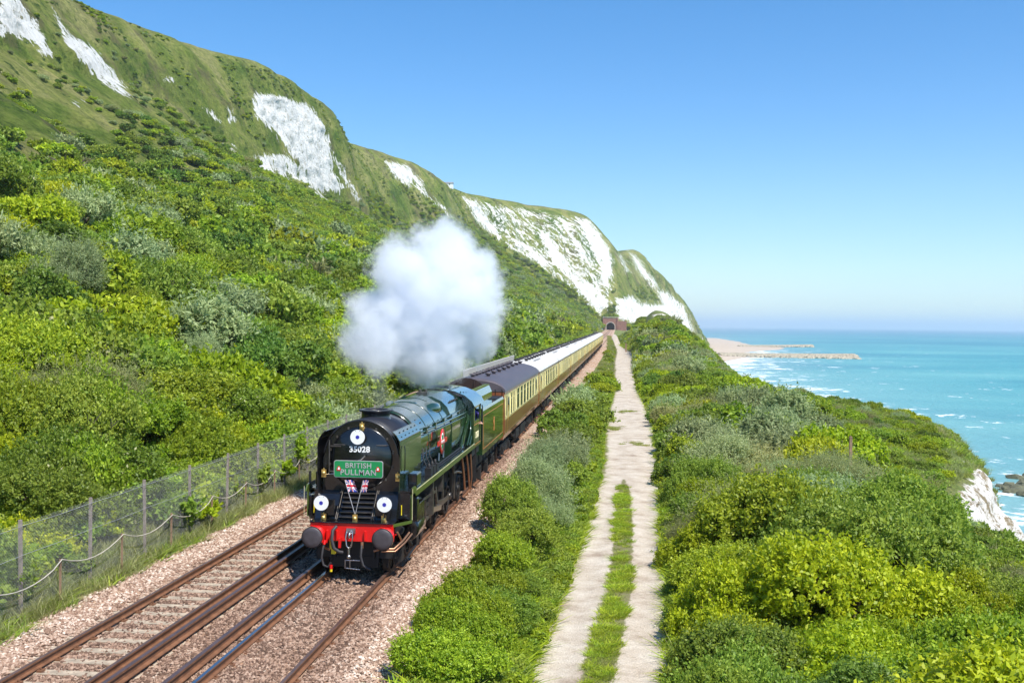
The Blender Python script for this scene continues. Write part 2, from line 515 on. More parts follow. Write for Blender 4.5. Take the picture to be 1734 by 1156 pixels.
MAT['cream'] = simple('cream paint', (.80, .72, .36), .3, coat=.5, var=.06, vs=2)
MAT['glass'] = simple('carriage window glass', (.022, .028, .022), .28, spec=.25)
MAT['roofdark'] = simple('dark grey carriage roof', (.085, .07, .078), .5, var=.25, vs=1.5)
MAT['roofwhite'] = simple('white carriage roof', (.60, .58, .54), .6, var=.15, vs=1.2)
MAT['ventgrey'] = simple('roof ventilator grey', (.25, .24, .23), .6)
MAT['brick'] = simple('red brick portal', (.27, .13, .10), .9, var=.3, vs=.8)
MAT['stonetrim'] = simple('pale stone trim', (.5, .46, .4), .9)
MAT['tunnel'] = simple('sooty tunnel lining', (.03, .03, .035), .95)
MAT['purple'] = simple('violet cloth', (.16, .10, .42), .8, var=.5, vs=30)
MAT['skin'] = simple('skin', (.5, .3, .22), .6)
MAT['plaster'] = simple('white render', (.8, .8, .78), .8)
MAT['palisade'] = simple('galvanised palisade', (.5, .5, .48), .5, metal=.3)
MAT['wood'] = simple('weathered wood', (.28, .18, .11), .9, vs=9, var=.3)
MAT['flagred'] = simple('flag red', (.6, .02, .04), .8)
MAT['flagblue'] = simple('flag blue', (.02, .03, .25), .8)

# ------------------------------------------------------------------ alignment of the line
def zt(Y): return .0019 * np.maximum(0, np.asarray(Y, float) - 30)
def xs(Y): return -4.2 * (np.clip(np.asarray(Y, float) - 200, 0, None) / 830.0) ** 1.4
XR = -5.842                      # outer rail of the near track
XC1 = XR - .7525                 # loco track centre
XC2 = XC1 - 1.505 - 1.83         # far track centre
FENCE_X = -12.8

# ------------------------------------------------------------------ ground: coastal shelf
XE_TAB = [(-40, 15), (10, 14.5), (34, 14.3), (38, 13.7), (40.5, 12.8), (42.5, 12.3), (45, 12.6), (48, 15), (53, 18.2), (58, 19.8), (65, 21), (75, 23.5), (86, 26), (95, 25.5), (103, 24), (110, 20.5), (122, 16), (140, 15.8), (156, 16.5), (185, 17.5), (220, 19), (280, 21.5), (350, 25.5), (430, 31), (500, 35), (700, 47), (1060, 75)]
PATH_L = [(-20, -1.4), (15, -1.85), (21, -1.8), (29, -1.4), (40, -1.05), (52, -.9), (71, -1.1), (90, -1.1), (109, -.9), (150, -1.2), (200, -1.6), (264, -1.6), (350, -3), (530, -6.0), (700, -8)]
PATH_R = [(-20, 1.0), (21, 1.05), (29, 1.3), (52, 1.8), (71, 2.15), (90, 2.1), (109, 1.75), (150, 1.6), (200, 2.0), (240, 2.0), (290, .6), (350, -.9), (530, -3.1), (700, -6)]
def xe(Y): return lerp_tab(Y, XE_TAB)[..., 0] + .4 * vnoise(np.asarray(Y) * .21, 3.1, 0, 5) + .3 * vnoise(np.asarray(Y) * .6, 7.1, 0, 6)
def plateau(X, Y):
    z = -.35 + 0 * X
    s = np.clip((X + 3.4) / 1.4, 0, 1); z = z + (-.8 + .35) * s * s * (3 - 2 * s)
    out = np.clip((X - 2.5) / 6, 0, 1)
    z = z + out * (.30 * fbm(X * .25, Y * .25, 0, 3, 3) + .35) - np.clip(X - 12, 0, 40) * .07
    up = np.clip((Y - 150) / 200, 0, 1)
    z = z + up * np.clip((X - 1) / 5, 0, 1) * .4
    dx = np.where(X < 13, (X - 13) / 7.0, (X - 13) / 9.0)
    m = 11.4 * np.exp(-np.abs(dx) ** 2.4) * np.exp(-((Y - 430) / 120.0) ** 2)
    m = m + 5.0 * np.exp(-((X - 10) / 6.0) ** 2) * np.exp(-((Y - 270) / 70.0) ** 2)
    z = z + m * np.clip((X + 0.5 + np.clip(Y - 300, 0, 300) * .012) / 4, 0, 1)
    return z + zt(Y)
def ground_z(X, Y):
    X, Y = np.broadcast_arrays(np.asarray(X, float), np.asarray(Y, float))
    e = xe(Y)
    zp = plateau(np.minimum(X, e), Y)
    d = X - e
    rnd_ = np.clip((d + 3.0) / 3.0, 0, 1)
    z = zp - (1.6 + 1.2 * np.exp(-((Y - 57) / 9.0) ** 2)) * rnd_ ** 2
    n = fbm(X * .3, Y * .3, 0, 4, 9)
    wide = 5.5 * np.exp(-((Y - 58) / 13.0) ** 2)
    fall = np.clip(d / (8.5 + wide + 3.2 * n), 0, 1)
    fall2 = fall ** .8
    z = z * (1 - fall2) + (-22.6) * fall2
    return z
rowsY = np.concatenate([np.linspace(-40, 6, 16), 6 + (np.geomspace(1, 60, 560) - 1) * (1040 / 59.)])
ce = np.concatenate([np.linspace(0, .62, 90), .62 + np.linspace(.38 / 60, .38, 60)])
cf = np.linspace(.15, 16, 90)
cols_in = ce.size
YY = np.repeat(rowsY[:, None], cols_in + cf.size + 8, 1)
e = xe(rowsY)[:, None]
xl = -14.0 + xs(rowsY)[:, None]
XX = np.concatenate([xl + (e - xl) * ce[None, :], e + cf[None, :], e + 16 + np.arange(1, 9)[None, :] * 4.0], 1)
ZZ = ground_z(XX, YY)
XX2 = XX + np.where(XX > e - 1, 1.5 * fbm(YY * .45, ZZ * .35, 0, 5, 21), 0)
ZZ2 = ZZ + np.where(XX > 2.6, .12 * fbm(XX * 1.5, YY * 1.5, 0, 3, 2), 0) + np.where(XX > e - 1, .9 * fbm(XX * .7, YY * .7, 0, 5, 22), 0)
V = np.stack([XX2, YY, ZZ2], -1).reshape(-1, 3)
cove = 2.6 * np.exp(-((YY - 57) / 11.0) ** 4)
steep = np.clip((XX - e + .6 + cove) / 1.6, 0, 1) * .70
u, v, dd = proj(V)
mc = np.zeros(len(V))
MOUND_CHALK = ([(1104, 533), (1122, 531), (1148, 545), (1150, 553), (1130, 550), (1112, 546)], [(1150, 570), (1172, 572), (1196, 590), (1170, 590), (1158, 582)], [(1196, 606), (1216, 608), (1216, 616), (1202, 616)])
for pl in MOUND_CHALK:
    mc = np.maximum(mc, np.clip(.55 + poly_sd(u, v, pl) / 8, 0, .95))
mc = np.where((V[:, 1] > 150) & (V[:, 1] < 520), mc, 0)
chalk = np.maximum(steep.reshape(-1), mc)
gm = np_mesh('ground', V, grid_faces(*XX.shape), MAT['ground'], True, {'chalk': ('POINT', chalk)})
tag(link('ground', gm), 'grassy coastal shelf ending in a chalk cliff above the sea', kind='structure')

# ballast bed
by = np.concatenate([np.linspace(-10, 6, 20), 6 + (np.geomspace(1, 60, 420) - 1) * (1040 / 59.)])
prof = [(-13.1, -.30), (-12.4, -.16), (-12.0, -.10), (-11.6, -.13), (-11.0, -.16), (-10.7, -.17), (-10.3, -.17), (-9.5, -.17), (-8.7, -.17), (-8.3, -.16), (-7.9, -.15), (-7.3, -.14), (-6.9, -.16), (-6.4, -.17), (-5.8, -.16), (-5.3, -.14), (-4.9, -.15), (-4.4, -.24), (-3.9, -.42), (-3.3, -.62), (-2.9, -.86)]
px = np.interp(np.linspace(0, 1, 90), np.linspace(0, 1, len(prof)), [p[0] for p in prof])
pz = np.interp(px, [p[0] for p in prof], [p[1] for p in prof])
BX = px[None, :] + xs(by)[:, None]; BY = np.repeat(by[:, None], px.size, 1)
wid = .25 * fbm(by * .3, 1.7, 0, 3, 31)[:, None] * (np.abs(px + 8) / 5)[None, :] ** 4
BZ = pz[None, :] + zt(by)[:, None] + .035 * fbm(BX * 2.3, BY * 2.3, 0, 3, 4)
V = np.stack([BX + wid, BY, BZ], -1).reshape(-1, 3)
tag(link('ballast_bed', np_mesh('ballast_bed', V, grid_faces(*BX.shape), MAT['ballast'])), 'brown stone ballast bed under both railway tracks', kind='structure')
def ballast_z(X, Y): return np.interp(X - xs(Y), px, pz) + zt(Y)

# loose stones on the near ballast
def stones():
    n = 130000
    yy = 16 + 44 * rng.random(n) ** 1.5
    xx = -12.9 + 9.9 * rng.random(n)
    zz = ballast_z(xx, yy)
    ph = np.mod(yy - 12.0 + .34, .68) - .34
    keep = ~((np.abs(ph) < .15) & (np.abs(xx - XC2) < 1.3) & (rng.random(n) < .82))
    keep &= ~((np.abs(np.abs(xx - XC2) - .7525) < .09) | (np.abs(np.abs(xx - XC1) - .7525) < .09))
    xx, yy, zz = xx[keep], yy[keep], zz[keep]; n = xx.size
    s_ = (.018 + .024 * rng.random(n)) * (1 + (yy - 16) / 60)
    base = np.array([(1, 0, 0), (0, 1, 0), (-1, 0, 0), (0, -1, 0), (0, 0, 1), (.3, .2, -.6)], float)
    jit = 1 + .45 * (rng.random((n, 6, 1)) - .5) * 2
    P = base[None] * jit * s_[:, None, None] * np.array([1.25, 1, .8])
    a = rng.random(n) * 6.28; ca, sa = np.cos(a), np.sin(a)
    X = P[..., 0] * ca[:, None] - P[..., 1] * sa[:, None]; Y = P[..., 0] * sa[:, None] + P[..., 1] * ca[:, None]
    tl = (rng.random(n) - .5) * 1.2
    Z = P[..., 2] + X * tl[:, None] * .5
    V = np.stack([X + xx[:, None], Y + yy[:, None], Z + zz[:, None] + .012], -1).reshape(-1, 3)
    f = np.array([(0, 1, 4), (1, 2, 4), (2, 3, 4), (3, 0, 4), (1, 0, 5), (2, 1, 5), (3, 2, 5), (0, 3, 5)])
    F = (f[None] + np.arange(n)[:, None, None] * 6).reshape(-1, 3)
    t = np.repeat(np.clip(rng.random(n) * .8 + .2 * (xx > -5.0) + .15 * (xx < -11.3) - .20 * ((xx > -10.6) & (xx < -5.4)), 0, 1), 8)
    return np_mesh('ballast_stones', V, F, MAT['stone'], False, {'tint': ('FACE', t)})
tag(link('ballast_stones', stones()), 'loose brown and pinkish ballast stones around the rails', 'stones', kind='stuff')

# path
py = np.concatenate([np.linspace(8, 60, 260), np.geomspace(60.5, 640, 240)])
pt = np.linspace(0, 1, 40)
l_, r_ = lerp_tab(py, PATH_L)[:, 0] - .40 * np.clip((60 - py) / 20, .3, 1), lerp_tab(py, PATH_R)[:, 0] + .15
PX = l_[:, None] + (r_ - l_)[:, None] * pt[None, :]
PY = np.repeat(py[:, None], pt.size, 1)
rut = -.05 * np.exp(-((pt - .26) / .12) ** 2) - .05 * np.exp(-((pt - .78) / .12) ** 2)
PZ = plateau(PX, PY) + .10 + rut[None, :] * np.clip((70 - PY) / 30, 0, 1) + .015 * fbm(PX * 2, PY * 2, 0, 3, 8)
edge = np.minimum(pt, 1 - pt)[None, :] * (r_ - l_)[:, None]
strip_w = np.interp(PY, [0, 16, 25, 40, 47, 52, 60, 700], [.32, .32, .34, .32, .22, -.1, -1, -1])
cx = np.interp(PY, [0, 16, 21, 25.5, 29, 35, 45], [-.6, -.58, -.50, -.2, .0, .07, .08])
strip = (strip_w - np.abs(PX - cx)) * 3.5 + .45
verge = np.maximum(np.clip(1 - edge / np.where(pt[None, :] < .5, .62, .30), 0, 1) * .95, np.clip(strip, 0, 1))
V = np.stack([PX, PY, PZ], -1).reshape(-1, 3)
tag(link('path', np_mesh('path', V, grid_faces(*PX.shape), MAT['path'], True, {'verge': ('POINT', verge.reshape(-1))})), 'pale chalk and gravel track running towards the tunnel', kind='structure')

# ------------------------------------------------------------------ hillside
rows = [  # foot(x,y,z) mid(x,y,z) crest(x,y,z)
 (-13.3, -60, 0, -160, -80, 75, -205, -90, 118), (-13.3, 60, .1, -160, 60, 75, -205, 60, 118),
 (-13.3, 200, .3, -160, 200, 74, -198, 200, 116), (-13.3, 300, .5, -160, 300, 76, -196, 300, 115),
 (-13.4, 345, .6, -167, 345, 86, -194, 350, 115), (-13.5, 370, .7, -164, 372, 84, -190, 375, 117),
 (-13.6, 400, .7, -150, 405, 72, -186, 408, 118), (-13.7, 430, .8, -143, 435, 66, -178, 440, 120),
 (-13.9, 470, .9, -146, 472, 70, -166, 474, 122), (-14, 505, .9, -143, 512, 66, -163, 514, 122),
 (-14.2, 545, 1, -138, 555, 62, -162, 560, 123), (-14.4, 580, 1.1, -146, 592, 62, -170, 597, 122),
 (-14.6, 625, 1.2, -155, 640, 62, -188, 645, 124), (-15, 700, 1.3, -160, 715, 72, -199, 718, 130),
 (-15.4, 770, 1.4, -146, 785, 84, -182, 789, 132), (-15.8, 820, 1.5, -134, 835, 84, -170, 842, 132),
 (-16.4, 880, 1.6, -128, 900, 76, -164, 905, 129), (-17, 930, 1.8, -126, 950, 84, -162, 960, 128),
 (-18, 965, 1.9, -113, 1000, 78, -148, 1015, 128), (-19.5, 990, 2.2, -90, 1012, 66, -118, 1066, 128),
 (-21, 1008, 2.6, -65, 1022, 51, -98, 1080, 125), (-22, 1018, 3.2, -45, 1028, 35, -75, 1095, 124),
 (-23, 1028, 4, -27, 1034, 20, -50, 1112, 122), (-12, 1036, 13, -13, 1040, 16, -36, 1127, 115),
 (6, 1034, -1, 2, 1050, 14, -14, 1140, 90), (26, 1048, -4, 16, 1100, 22, -6, 1195, 82),
 (52, 1090, -14, 34, 1190, 28, 0, 1260, 92), (70, 1210, -20, 46, 1250, 32, 9, 1290, 96),
 (82, 1320, -21, 58, 1330, 30, 30, 1305, 76), (95, 1400, -21.5, 77, 1405, 16, 57, 1416, 56),
 (104, 1450, -21.8, 91, 1440, 4, 72, 1424, 40), (112, 1490, -22, 100, 1470, -6, 85, 1432, 16),
 (118, 1580, -22.5, 104, 1580, 0, 80, 1560, 40), (125, 1800, -22.5, 112, 1800, 0, 70, 1800, 50)]
R_ = np.array(rows)
seg = np.concatenate([[0], np.cumsum(np.hypot(np.diff(R_[:, 6]), np.diff(R_[:, 7])) * .5 + np.hypot(np.diff(R_[:, 0]), np.diff(R_[:, 1])) * .5)])
ss = np.concatenate([np.linspace(0, seg[1], 60), np.linspace(seg[1], seg[3], 170)[1:], np.linspace(seg[3], seg[-1], 620)[1:]])
T = np.stack([np.interp(ss, seg, R_[:, k]) for k in range(9)], -1)
ker = np.hanning(13); ker /= ker.sum()
for k in range(9):
    pad = np.concatenate([np.full(6, T[0, k]), T[:, k], np.full(6, T[-1, k])])
    T[:, k] = np.convolve(pad, ker, 'valid')
tt = np.concatenate([np.linspace(0, 1, 130) ** 1.15, 1 + np.linspace(.02, 1, 90), 2 + np.linspace(.05, 1, 14)])
Ft, Md, Cr = T[:, None, 0:3], T[:, None, 3:6], T[:, None, 6:9]
t1 = np.clip(tt, 0, 1)[None, :, None]; t2 = np.clip(tt - 1, 0, 1)[None, :, None]; t3 = np.clip(tt - 2, 0, 1)[None, :, None]
P = Ft + (Md - Ft) * t1
P[..., 2] = (Ft[..., 2] + (Md[..., 2] - Ft[..., 2]) * (.62 * t1[..., 0] + .38 * t1[..., 0] ** 2.2))
up = (Cr - Md) * t2
up[..., 2] = (Cr[..., 2] - Md[..., 2]) * np.sin(t2[..., 0] * math.pi / 2) ** .92
P = P + up
dirv = (Cr - Ft).copy(); dirv[..., 2] = 0; dirv /= np.linalg.norm(dirv, axis=-1, keepdims=True)
P = P + dirv * t3 * 160; P[..., 2] += -6 * t3[..., 0] ** 2
# spurs and gullies, running down the fall line
S = ss[:, None] + 0 * tt[None, :]
amp = np.sin(np.clip(tt / 2, 0, 1) * math.pi)[None, :] ** .8
g1 = 1 - np.abs(vnoise(S / 62 + .15 * vnoise(S / 30, tt[None, :] * 2, 0, 41), tt[None, :] * .35, 0, 40)) * 2
g2 = 1 - np.abs(vnoise(S / 21, tt[None, :] * 1.6, 0, 42)) * 2
disp = amp * (4.5 * g1 + 2.0 * g2) * np.clip((tt[None, :]) / .5, 0, 1)
n4 = fbm(P[..., 0] / 14, P[..., 1] / 14, P[..., 2] / 14, 5, 50)
rough = np.clip(tt * 4, 0, 1)[None, :] * np.clip((2.2 - tt) * 3, .25, 1)[None, :]
P[..., :2] -= dirv[..., :2] * (disp + 2.0 * n4 * rough)[..., None]
P[..., 2] += 1.6 * n4 * rough * np.clip((2.0 - tt) * 4, .3, 1)[None, :]
HP = P
V = P.reshape(-1, 3)
u, v, dd = proj(V)
polys = [
 (1, [(-5, -5), (30, -5), (60, 35), (88, 95), (70, 94), (45, 72), (20, 58), (-5, 62)]),
 (1, [(85, 12), (100, 35), (118, 60), (160, 80), (185, 115), (226, 166), (200, 158), (150, 122), (125, 102), (105, 75), (103, 50)]),
 (1.1, [(432, 158), (470, 162), (520, 178), (545, 205), (556, 235), (562, 290), (582, 312), (575, 326), (530, 318), (515, 290), (490, 258), (468, 225), (430, 198)]),
 (.85, [(430, 262), (480, 258), (530, 300), (578, 318), (545, 330), (500, 308), (438, 292)]),
 (.85, [(340, 182), (352, 184), (378, 206), (372, 210)]), (.9, [(382, 182), (396, 184), (400, 205), (388, 208)]),
 (.85, [(375, 240), (398, 246), (405, 266), (392, 262)]), (.9, [(520, 312), (528, 312), (555, 346), (550, 348)]),
 (1.1, [(277, 132), (292, 132), (292, 137), (278, 137)]), (.7, [(140, 165), (147, 162), (146, 178), (125, 182), (118, 172)]),
 (1, [(652, 273), (690, 280), (712, 305), (727, 334), (714, 332), (697, 305), (694, 320), (668, 300), (655, 285)]),
 (.95, [(558, 252), (566, 258), (585, 290), (612, 340), (604, 340), (578, 300)]), (.95, [(733, 336), (745, 345), (764, 368), (752, 362)]),
 (.63, [(785, 333), (850, 345), (985, 368), (1036, 412), (1041, 470), (1032, 512), (1016, 537), (985, 507), (940, 472), (860, 422), (825, 392)]),
 (1, [(783, 333), (805, 338), (828, 368), (852, 402), (846, 408), (815, 384), (792, 350)]),
 (.8, [(850, 346), (864, 350), (888, 394), (876, 392), (856, 366)]), (.8, [(862, 402), (890, 405), (935, 440), (958, 478), (940, 474), (900, 440), (860, 420)]),
 (1, [(908, 384), (926, 390), (955, 430), (980, 470), (1012, 480), (1034, 512), (1016, 537), (990, 507), (970, 482), (940, 450), (915, 410)]),
 (.9, [(938, 364), (958, 368), (976, 398), (996, 425), (1006, 452), (988, 448), (962, 405)]),
 (1, [(972, 368), (1000, 373), (1032, 418), (1039, 445), (1032, 495), (1014, 475), (1012, 440), (990, 400)]),
 (.9, [(1044, 428), (1052, 432), (1068, 462), (1058, 460)]), (.9, [(1062, 424), (1078, 432), (1112, 478), (1120, 492), (1105, 490), (1080, 460)]),
 (.95, [(1040, 504), (1070, 500), (1085, 512), (1120, 515), (1110, 490), (1128, 492), (1160, 520), (1178, 565), (1120, 560), (1060, 545), (1045, 535)])]
chalk = np.zeros(len(V))
for a_, pl in polys:
    sd = poly_sd(u, v, pl)
    sdc = np.clip(.44 + sd / 26, 0, .74) * a_
    chalk = np.maximum(chalk, sdc)
chalk = np.where((V[:, 1] > 230) & (dd > 0), chalk, 0)
ck = chalk.reshape(ss.size, tt.size)
led = fbm(P[..., 1] / 5, P[..., 0] / 5, P[..., 2] / 3.0, 5, 81) + .5 * (1 - np.abs(vnoise(P[..., 1] / 4, P[..., 2] / 9, 0, 83)) * 2)
P[..., :2] -= dirv[..., :2] * (np.clip(ck * 1.6, 0, 1) * led * 1.5)[..., None]
V = P.reshape(-1, 3)
hm = np_mesh('hillside', V, grid_faces(ss.size, tt.size), MAT['hill'], True, {'chalk': ('POINT', chalk)})
tag(link('hillside', hm), 'steep green downland slope with white chalk faces', kind='structure')
hill_chalk = chalk.reshape(ss.size, tt.size)

# ------------------------------------------------------------------ sea and beach
sx = np.concatenate([[-3000, -200, 0], np.linspace(10, 400, 120), np.geomspace(420, 45000, 40)])
sy = np.concatenate([[-9000, -500], np.linspace(0, 2400, 240), np.geomspace(2500, 45000, 30)])
SX, SY = np.meshgrid(sx, sy)
coast = np.interp(SY, [-9000, 0, 30, 60, 90, 130, 350, 700, 1060, 1500, 2400], [20, 24, 22, 30, 36, 26, 36, 55, 112, 205, 230])
dist = SX - coast
foam = np.exp(-np.clip(dist, 0, None) / 42.0) * np.clip(1 - (SY - 1100) / 500, 0, 1)
foam = np.clip(foam * .75 + .15 * np.exp(-np.clip(dist, 0, None) / 130.0), 0, 1)
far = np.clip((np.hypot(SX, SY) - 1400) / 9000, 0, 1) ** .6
V = np.stack([SX, SY, np.full_like(SX, -22.0)], -1).reshape(-1, 3)
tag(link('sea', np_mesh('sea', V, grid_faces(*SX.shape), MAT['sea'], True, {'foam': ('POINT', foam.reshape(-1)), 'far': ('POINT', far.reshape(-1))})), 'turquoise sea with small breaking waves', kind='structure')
# beach
by_ = np.linspace(820, 2600, 90); bt = np.linspace(0, 1, 30)
bxr = np.interp(by_, [820, 900, 1000, 1060, 1150, 1250, 1400, 1520, 1560, 1700, 2000, 2600], [70, 86, 112, 124, 122, 148, 205, 225, 215, 200, 215, 225])
BX = 50 + (bxr - 50)[:, None] * bt[None, :] + 0 * by_[:, None]
BZ = -21.0 - bt[None, :] ** 3 * 1.1 + .15 * fbm(BX * .1, by_[:, None] * .1, 0, 3, 3)
V = np.stack([BX, np.repeat(by_[:, None], bt.size, 1), BZ], -1).reshape(-1, 3)
tag(link('beach', np_mesh('beach', V, grid_faces(*BX.shape), MAT['sand'])), 'pale shingle beach below the far cliffs', kind='structure')

def rock_lumps(pts, smin, smax, seed):
    r = np.random.default_rng(seed)
    ico_v = []
    t = (1 + 5 ** .5) / 2
    base = np.array([(-1, t, 0), (1, t, 0), (-1, -t, 0), (1, -t, 0), (0, -1, t), (0, 1, t), (0, -1, -t), (0, 1, -t), (t, 0, -1), (t, 0, 1), (-t, 0, -1), (-t, 0, 1)]) / 1.9
    f = np.array([(0, 11, 5), (0, 5, 1), (0, 1, 7), (0, 7, 10), (0, 10, 11), (1, 5, 9), (5, 11, 4), (11, 10, 2), (10, 7, 6), (7, 1, 8), (3, 9, 4), (3, 4, 2), (3, 2, 6), (3, 6, 8), (3, 8, 9), (4, 9, 5), (2, 4, 11), (6, 2, 10), (8, 6, 7), (9, 8, 1)])
    n = len(pts)
    s_ = smin + (smax - smin) * r.random(n) ** 2
    P = base[None] * (1 + .35 * (r.random((n, 12, 1)) - .5)) * s_[:, None, None] * np.array([1.3, 1, .7])
    a = r.random(n) * 6.28
    X = P[..., 0] * np.cos(a)[:, None] - P[..., 1] * np.sin(a)[:, None]
    Y = P[..., 0] * np.sin(a)[:, None] + P[..., 1] * np.cos(a)[:, None]
    V = np.stack([X, Y, P[..., 2]], -1) + pts[:, None, :]
    F = (f[None] + np.arange(n)[:, None, None] * 12).reshape(-1, 3)
    return V.reshape(-1, 3), F

def groyne(x0, y0, x1, y1, wd, hgt, n, label, seed):
    r = np.random.default_rng(seed)
    k = r.random(n); lat = r.normal(0, .42, n)
    wloc = wd * (1 - .55 * k)
    p = np.stack([x0 + (x1 - x0) * k, y0 + (y1 - y0) * k + lat * wloc, -22.2 + hgt * np.clip(1 - np.abs(lat) * .9, 0, 1)], -1)
    V, F = rock_lumps(p, 1.0, 2.8, seed)
    o = link('rock_groyne', np_mesh('rock_groyne', V, F, MAT['rock'], False))
    tag(o, label, 'groyne', 'rock groynes reaching out from the beach')
groyne(92, 1060, 212, 1030, 44, 2.8, 3400, 'long nearer pale rock groyne ending in breaking surf', 3)
groyne(160, 1540, 268, 1590, 36, 2.2, 1300, 'shorter farther dark rock groyne beyond the bay of shingle', 4)
# rocks at the foot of the near cliff
MAT['weedrock'] = simple('weedy sea rock', (.10, .10, .055), .9, vs=.8, var=.5)
def rocks_at(cx_, cy_, sx_, sy_, n, label, seed, s0=.5, s1=1.8):
    r = np.random.default_rng(seed)
    p = np.stack([cx_ + r.normal(0, sx_, n), cy_ + r.normal(0, sy_, n), -22.1 + .3 * r.random(n)], -1)
    V, F = rock_lumps(p, s0, s1, seed)
    tag(link('sea_rocks', np_mesh('sea_rocks', V, F, MAT['weedrock'], False)), label, 'rocks', 'sea rocks by the near cliff', 'stuff')
rocks_at(86, 218, 5, 4, 26, 'small dark rocks in white surf beyond the near chalk cliff', 8)
rocks_at(76, 198, 8, 3.5, 60, 'weedy green rock ledge just beyond the near chalk cliff', 9)
rocks_at(74, 178, 5, 2.5, 40, 'weedy rock ledge at the right edge beside the near chalk cliff', 10)

# ------------------------------------------------------------------ railway tracks
RAILPROF = [(-.035, 0), (-.035, -.035), (-.009, -.045), (-.009, -.125), (-.07, -.14), (-.07, -.155), (.07, -.155), (.07, -.14), (.009, -.125), (.009, -.045), (.035, -.035), (.035, 0)]
def rail_mesh(name, mats, topmi, xoff, y0=-5, y1=1040, dz=0.0, sc=1.0):
    ys = np.concatenate([[y0, 200], np.linspace(230, y1, 40)])
    mb = MB(); n = len(RAILPROF)
    for Y in ys:
        x_ = xoff + float(xs(Y)); z_ = float(zt(Y)) + dz
        mb.v += [(x_ + p[0] * sc, Y, z_ + p[1] * sc) for p in RAILPROF]
    for i in range(len(ys) - 1):
        for k in range(n):
            k2 = (k + 1) % n
            mb.f.append((i * n + k, i * n + k2, (i + 1) * n + k2, (i + 1) * n + k))
            mb.m.append(topmi if k == n - 1 else 0); mb.sm.append(False)
    return mb.mesh(name, mats)
def track(cx, label, smat, topmats, clipw):
    t = empty('railway_track', (0, 0, 0), label, 'railway track', 'parallel railway tracks')
    link('rail', rail_mesh('rail', [MAT['rail'], topmats[0]], 1, cx - .7525), t)
    link('rail', rail_mesh('rail', [MAT['rail'], topmats[1]], 1, cx + .7525), t)
    mb = MB()
    mb.prism([(-1.25, -.25), (1.25, -.25), (1.25, -.165), (1.22, -.150), (-1.22, -.150), (-1.25, -.165)], -.13, .13)
    sm = mb.mesh('sleeper', smat)
    mc = MB()
    for s_ in (-1, 1):
        for q in (-.11, .11):
            mc.box(s_ * .7525 + q - .05, s_ * .7525 + q + .05, -.07, .07, -.152, -.115, 0)
            mc.tube([(s_ * .7525 + q, 0, -.12), (s_ * .7525 + q, 0, -.085)], .02, 6, 0)
    cm = mc.mesh('rail_clips', MAT['rail'])
    r = random.Random(3)
    rest = MB()
    k = 0; Y = 12.0
    while Y < 300:
        if k < 100:
            o = link('sleeper', sm, t, (cx + r.uniform(-.02, .02), Y, float(zt(Y)) + (0 if smat is MAT['sleeper'] else -.035)))
            link('rail_clips', cm, o, (0, 0, 0 if smat is MAT['sleeper'] else .035))
        else:
            z = float(zt(Y)); x = cx + float(xs(Y))
            rest.box(x - 1.25, x + 1.25, Y - .13, Y + .13, z - .25, z - .15)
        k += 1; Y += .68 if smat is MAT['sleeper'] else .76
    o = rest.build('distant_sleepers', smat, t); o['kind'] = 'stuff'
    return t
track(XC2, 'left railway track with pale sleepers showing between rusty rails', MAT['sleeper'], (MAT['railtop'], MAT['railtop']), 0)
track(XC1, 'right railway track under the steam train, brown timber sleepers half buried in ballast', MAT['timber'], (MAT['shiny'], MAT['railtop']), 0)
for xo, lab in ((XC2 + .7525 + .41, 'raised conductor rail beside the left railway track'), (XC1 - .7525 - .41, 'raised conductor rail beside the right railway track')):
    t = empty('conductor_rail', (0, 0, 0), lab, 'conductor rail', 'conductor rails between the two tracks')
    link('rail', rail_mesh('live_rail', [MAT['rail'], MAT['conduct']], 1, xo, dz=.075, sc=1.25), t)
    mi = MB(); mi.lathe([(0, .09), (.04, .09), (.05, .05), (.11, .05), (.11, .0)], (0, 0, 0), 'z', 10)
    im = mi.mesh('insulator', MAT['insul'])
    for k in range(24):
        link('insulator', im, t, (xo, 13 + k * 2.04, -.225))

# ------------------------------------------------------------------ locomotive
LY = 25.6
loco = empty('steam_locomotive', (XC1, LY, 0), 'gloss black and green express steam locomotive with red buffer beam hauling the train', 'steam locomotive')
G, BK, SB = MAT['green'], MAT['black'], MAT['sbox']
def part(mb, name, mats, bevel=0, parent=loco): return mb.build(name, mats, parent, bevel=bevel)

def text_mesh(txt, size, mat, depth=.012, bold=0.0, align='CENTER'):
    cu = D.curves.new('txt', 'FONT'); cu.body = txt; cu.size = size; cu.extrude = depth; cu.offset = bold
    cu.align_x = align; cu.align_y = 'CENTER'
    cu.space_character = 1.08
    o = D.objects.new('txt', cu); COL.objects.link(o)
    dg = bpy.context.evaluated_depsgraph_get()
    me = D.meshes.new_from_object(o.evaluated_get(dg))
    D.objects.remove(o); D.curves.remove(cu)
    me.materials.clear(); me.materials.append(mat)
    return me
